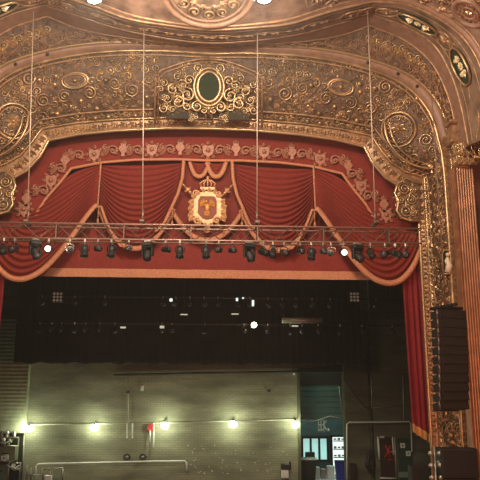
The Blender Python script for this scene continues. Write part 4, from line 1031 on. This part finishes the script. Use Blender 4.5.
c = P(206, 229.5, YV-.1); c.x = 0; mb = MB(); mb.lathe([(.14, 0), (.13, .03), (.06, .04)], c, 14, (0,-1,0)); rosette(mb, (c+Vector((0,-.04,0)), *FV), 0, 0, .15, 8); mb.build('badge', CREST, crest)

# ------------------------------------------------------------------ side curtains (legs)
def leg(sg):
    Y = .45; tl, tr = P(401, 262, Y).x, 7.62; b0 = P(412.5, 432, Y); b1 = P(441, 450, Y); zt = P(410, 258, Y).z
    r = empty('side_curtain', (sg*7.3, Y, b1.z), 'crimson side curtain with slanted gold hem hanging at the %s of the opening' % ('right' if sg > 0 else 'left'), 'curtain')
    tr = P(430, 262, Y).x
    rows = []; hem = []; N = 64
    for i in range(17):
        t = i/16; row = []
        for j in range(N+1):
            s_ = j/N; zb_ = b0.z+(b1.z-b0.z)*s_; x_top = tl+(tr-tl)*s_; x_bot = b0.x+(b1.x-b0.x)*s_
            x = x_top+(x_bot-x_top)*t; y = Y-.09*math.sin(s_*2*PI*5)*(.7+.3*t)-.03*math.sin(s_*2*PI*11)
            row.append(Vector((sg*x, y, zt+(zb_-zt)*t)))
        rows.append(row)
    mb = MB(); mb.grid(rows); mb.build('cloth', CRIM, r)
    mb = MB(); mb.grid([[p+Vector((0,-.03,.30)) for p in rows[-1]], [p+Vector((0,-.04,.0)) for p in rows[-1]]]); o = mb.build('gold_hem', mat('mustard_hem', (.62, .33, .10), .7), r)
    return r
leg(1); leg(-1)

# ------------------------------------------------------------------ FOH truss
YT = -4.0
a = P(-12, 224.5, YT); b = P(421, 226, YT); zt = (P(207, 225.5, YT).z); zb = P(207, 240.5, YT).z
tr = empty('lighting_truss', ((a.x+b.x)/2, YT, zt), 'long horizontal lighting truss with zigzag lacing hung in front of the valance', 'truss')
chords = []
for nm, y, z in (('chord', YT, zt), ('chord', YT+.42, zt-.02), ('chord', YT, zb), ('chord', YT+.42, zb)):
    mb = MB(); mb.tube([(a.x, y, z), (b.x, y, z)], .028, 8); mb.build(nm, mat('chord_metal', (.42, .27, .21), .4, .5), tr)
mb = MB(); n = int((b.x-a.x)/.5); dx = (b.x-a.x)/n
for i in range(n):
    x = a.x+dx*i; z0, z1 = (zb, zt) if i % 2 else (zt, zb)
    mb.tube([(x, YT, z0), (x+dx, YT, z1)], .014, 4); mb.tube([(x, YT+.42, z1), (x+dx, YT+.42, z0)], .014, 4)
    mb.tube([(x, YT, zt), (x+dx, YT+.42, zt)], .012, 4)
    if i % 4 == 0: mb.box((x, YT+.21, (zt+zb)/2), (.03, .42, zt-zb+.03))
mb.build('lacing', TRUSS, tr)
for px0, py0, px1, py1, lab in ((27.5, 224, 33.5, 12, 'steel hoist cable hanging to the truss, leftmost of the four'), (142.5, 224, 144, 25, 'steel hoist cable hanging to the truss left of the crest'), (257, 225, 257.5, -4, 'steel hoist cable hanging to the truss right of the crest'), (375.5, 225, 367, -6, 'steel hoist cable hanging to the truss, rightmost of the four')):
    Yc = YT+.21; p0 = P(px0, py0, Yc); p1 = P(px1, py1, Yc); d = p1-p0
    r = empty('hoist_cable', p0, lab, 'cable', 'hoist cables holding the truss'); mb = MB(); mb.tube([p0, p0+d*1.0], .015, 6); mb.build('cable', CABLE, r)
    mb = MB(); mb.box(p0+Vector((0,0,.05)), (.16, .5, .1), bev=.02); mb.tube([p0+Vector((0,0,.05)), p0+Vector((0,0,.45))], .04); mb.build('hook', TRUSS, r)
L = [(4,'par1',0.3),(15,'par0',-.4),(36,'mh',.5),(49,'lit',.1),(70,'white',.3),(85,'par3',.2),(98,'par2',.6),(112,'par3',-.3),(129,'par2',.1),(148,'mh',-.3),(166,'par2',1.2),(180,'par3',0),(206,'par3',.2),(219,'par2',-.4),(232,'par2',.5),(249.5,'mh',.2),(263,'par0',.8),(273,'par1',-.2),(284,'par0',.3),(300,'par2',.5),(311.5,'par3',-.5),(323,'par2',.2),(331,'white',-.4),(343,'lit',0),(357,'mhw',.3),(370,'par1',.4),(385,'par0',-.7),(395,'par0',.9),(405,'par0',-.3)]
names = {'par0': 'black par can', 'par1': 'tilted black par can', 'par2': 'small black par can', 'par3': 'down-facing black par can', 'mh': 'black moving head light', 'mhw': 'moving head light', 'lit': 'glowing lamp', 'white': 'chrome par can'}
ORD2 = ORD+['twenty-first from left', 'twenty-second from left', 'twenty-third from left', 'twenty-fourth from left', 'twenty-fifth from left', 'twenty-sixth from left', 'twenty-seventh from left', 'twenty-eighth from left', 'twenty-ninth from left', 'thirtieth from left']
for i, (px, kd, rz) in enumerate(L):
    p = P(px, 240, YT); place(kd, (p.x, YT, zb-.06), rz, names[kd]+', '+ORD2[i]+' of the lights under the truss', 'lights clamped under the truss')
# the two strongly lit ones
c = P(49, 249, YT-.3); lamp('truss_lamp_glow', 'POINT', c, 10, (1, .85, .6), .1)

# ------------------------------------------------------------------ two house spotlights high in the ceiling
for px, lab in ((94, 'left bright house spotlight at the top edge of the ceiling'), (264, 'right bright house spotlight at the top edge of the ceiling')):
    Y = -7.6; c = P(px, -4.5, Y); r = empty('ceiling_spotlight', c, lab, 'light')
    ax = (CAM+Vector((0, 8, 0))-c).normalized()
    mb = MB(); mb.lathe([(.08,-.4),(.2,-.35),(.24,-.02),(.27,0)], c, 18, ax); mb.tube([c-ax*.2, c-ax*.2+Vector((0,.2,1.2))], .03); mb.build('housing', BLACK, r)
    mb = MB(); mb.lathe([(.22, 0), (.16, .05), (.01, .07)], c, 18, ax); mb.build('lens', mat('spot_lens', (1,1,1), .3, emit=(1, .93, .75), estr=30), r)
    lamp('ceiling_spotlight_glow', 'POINT', c+ax*.7, 1250, (1, .90, .72), .25)

# ------------------------------------------------------------------ hanging line array and subs on the right
YL = -4.2
pt = P(446.5, 311, YL); pb = P(454, 411, YL); Wd = 31.0/700*20.6; n = 11; H = (pt.z-pb.z)/n
la = empty('line_array_speaker', (pt.x, YL, pt.z), 'tall black hanging line array of stacked speaker cabinets at right', 'speaker')
yaw = Matrix.Rotation(math.radians(20), 3, 'Z')
for i in range(n):
    t = (i+.5)/n; zc_ = pt.z-(pt.z-pb.z)*t; xc = pt.x+(P(457, 411, YL).x-pt.x)*0.15*t; yy = YL+.0-.02+.35*t**2
    R_ = yaw @ Matrix.Rotation(math.radians(-10*t*t), 3, 'X')
    mb = MB(); hw_, hd, hh = Wd/2, .30, H*.49
    vs = [R_ @ Vector(v) for v in ((-hw_, -hd, -hh), (hw_, -hd, -hh), (hw_, -hd, hh), (-hw_, -hd, hh), (-hw_*.8, hd, -hh*.8), (hw_*.8, hd, -hh*.8), (hw_*.8, hd, hh*.8), (-hw_*.8, hd, hh*.8))]
    mb.add([v+Vector((xc, yy, zc_)) for v in vs], [(0,1,2,3)[::1], (5,4,7,6), (1,5,6,2), (4,0,3,7), (3,2,6,7), (4,5,1,0)]); cb = mb.build('speaker_cabinet', SPK, la)
    mb = MB(); f0 = lambda x, z: R_ @ Vector((x, -hd-.012, z)) + Vector((xc, yy, zc_))
    mb.add([f0(-hw_*.93, -hh*.86), f0(hw_*.93, -hh*.86), f0(hw_*.93, hh*.86), f0(-hw_*.93, hh*.86)], [(0,1,2,3)]); mb.build('grille', mat('grille_black', (.011, .008, .007), .75, bump=.5, bscale=140), cb)
    mb = MB(); mb.tube([R_ @ Vector((-hw_*.97, -hd*.4, -hh)) + Vector((xc, yy, zc_)), R_ @ Vector((-hw_*.97, -hd*.4, hh)) + Vector((xc, yy, zc_))], .03, 5); mb.ball(R_ @ Vector((-hw_-.01, -hd*.5, 0))+Vector((xc, yy, zc_)), .035, 6); mb.build('rigging_link', TRUSS, cb)
mb = MB(); c = Vector((pt.x, YL, pt.z+.07)); mb.box(c, (Wd*.95, .5, .08), yaw, .02); mb.box(c+Vector((0,0,.08)), (.12, .9, .08), yaw, .02); mb.build('rigging_frame', BLACK, la)
p1 = P(436, 60, YL); mb = MB(); mb.tube([c+Vector((0,0,.1)), Vector((c.x-.05, YL, p1.z))], .018, 6); mb.build('suspension_cable', mat('dark_cable', (.2, .12, .08), .5), la)
def sub(px0, px1, ptop, Y, label, nb, d=.8):
    a0, a1 = P(px0, 470, Y).x, P(px1, 470, Y).x; zt_ = P((px0+px1)/2, ptop, Y).z; r = empty('subwoofer_stack', ((a0+a1)/2, Y, 0), label, 'speaker'); hh = zt_/nb
    for i in range(nb):
        mb = MB(); mb.box(((a0+a1)/2, Y+d/2, hh*(i+.5)), (a1-a0, d, hh-.02), bev=.02); cb = mb.build('cabinet', SPK, r)
        mb = MB(); mb.box(((a0+a1)/2, Y-.01, hh*(i+.5)), ((a1-a0)*.92, .03, hh*.86), bev=.01); mb.build('grille', mat('grille_black', (.011, .008, .007), .75), cb)
        for s_ in (-1, 1):
            mb = MB(); mb.box(((a0+a1)/2+s_*(a1-a0)*.5, Y+d/2, hh*(i+.5)), (.02, .25, .1), bev=.005); mb.build('side_handle', STEEL, cb)
    return r
sub(443, 479, 448, -2.9, 'wide black subwoofer stack at the bottom right under the line array', 3)
sub(412, 431, 466, -1.6, 'small black speaker stack at the foot of the crimson curtain', 2, .5)
# lighting stand gear between: ornament-lit pedestal on jamb foot
r = empty('lamp_stand', (P(435, 462, -2.6).x, -2.6, 0), 'grey stand with small lamps between the two speaker stacks', 'stand'); c = P(435, 462, -2.6)
mb = MB(); mb.tube([(c.x, -2.6, .03), (c.x, -2.6, c.z+.45)], .03); [mb.tube([(c.x, -2.6, .45), (c.x+.3*math.cos(a), -2.6+.3*math.sin(a), .02)], .02) for a in (0, 2.1, 4.2)]; mb.build('pole', STEEL, r)
for dz in (.25, -.1, -.45):
    for s_ in (-1, 1):
        mb = MB(); q = c+Vector((s_*.14, -.05, dz)); mb.lathe([(.03,-.1),(.07,-.06),(.08,.06),(.07,.08)], q, 10, (0,-1,0)); mb.build('lamp_can', STEEL, r)
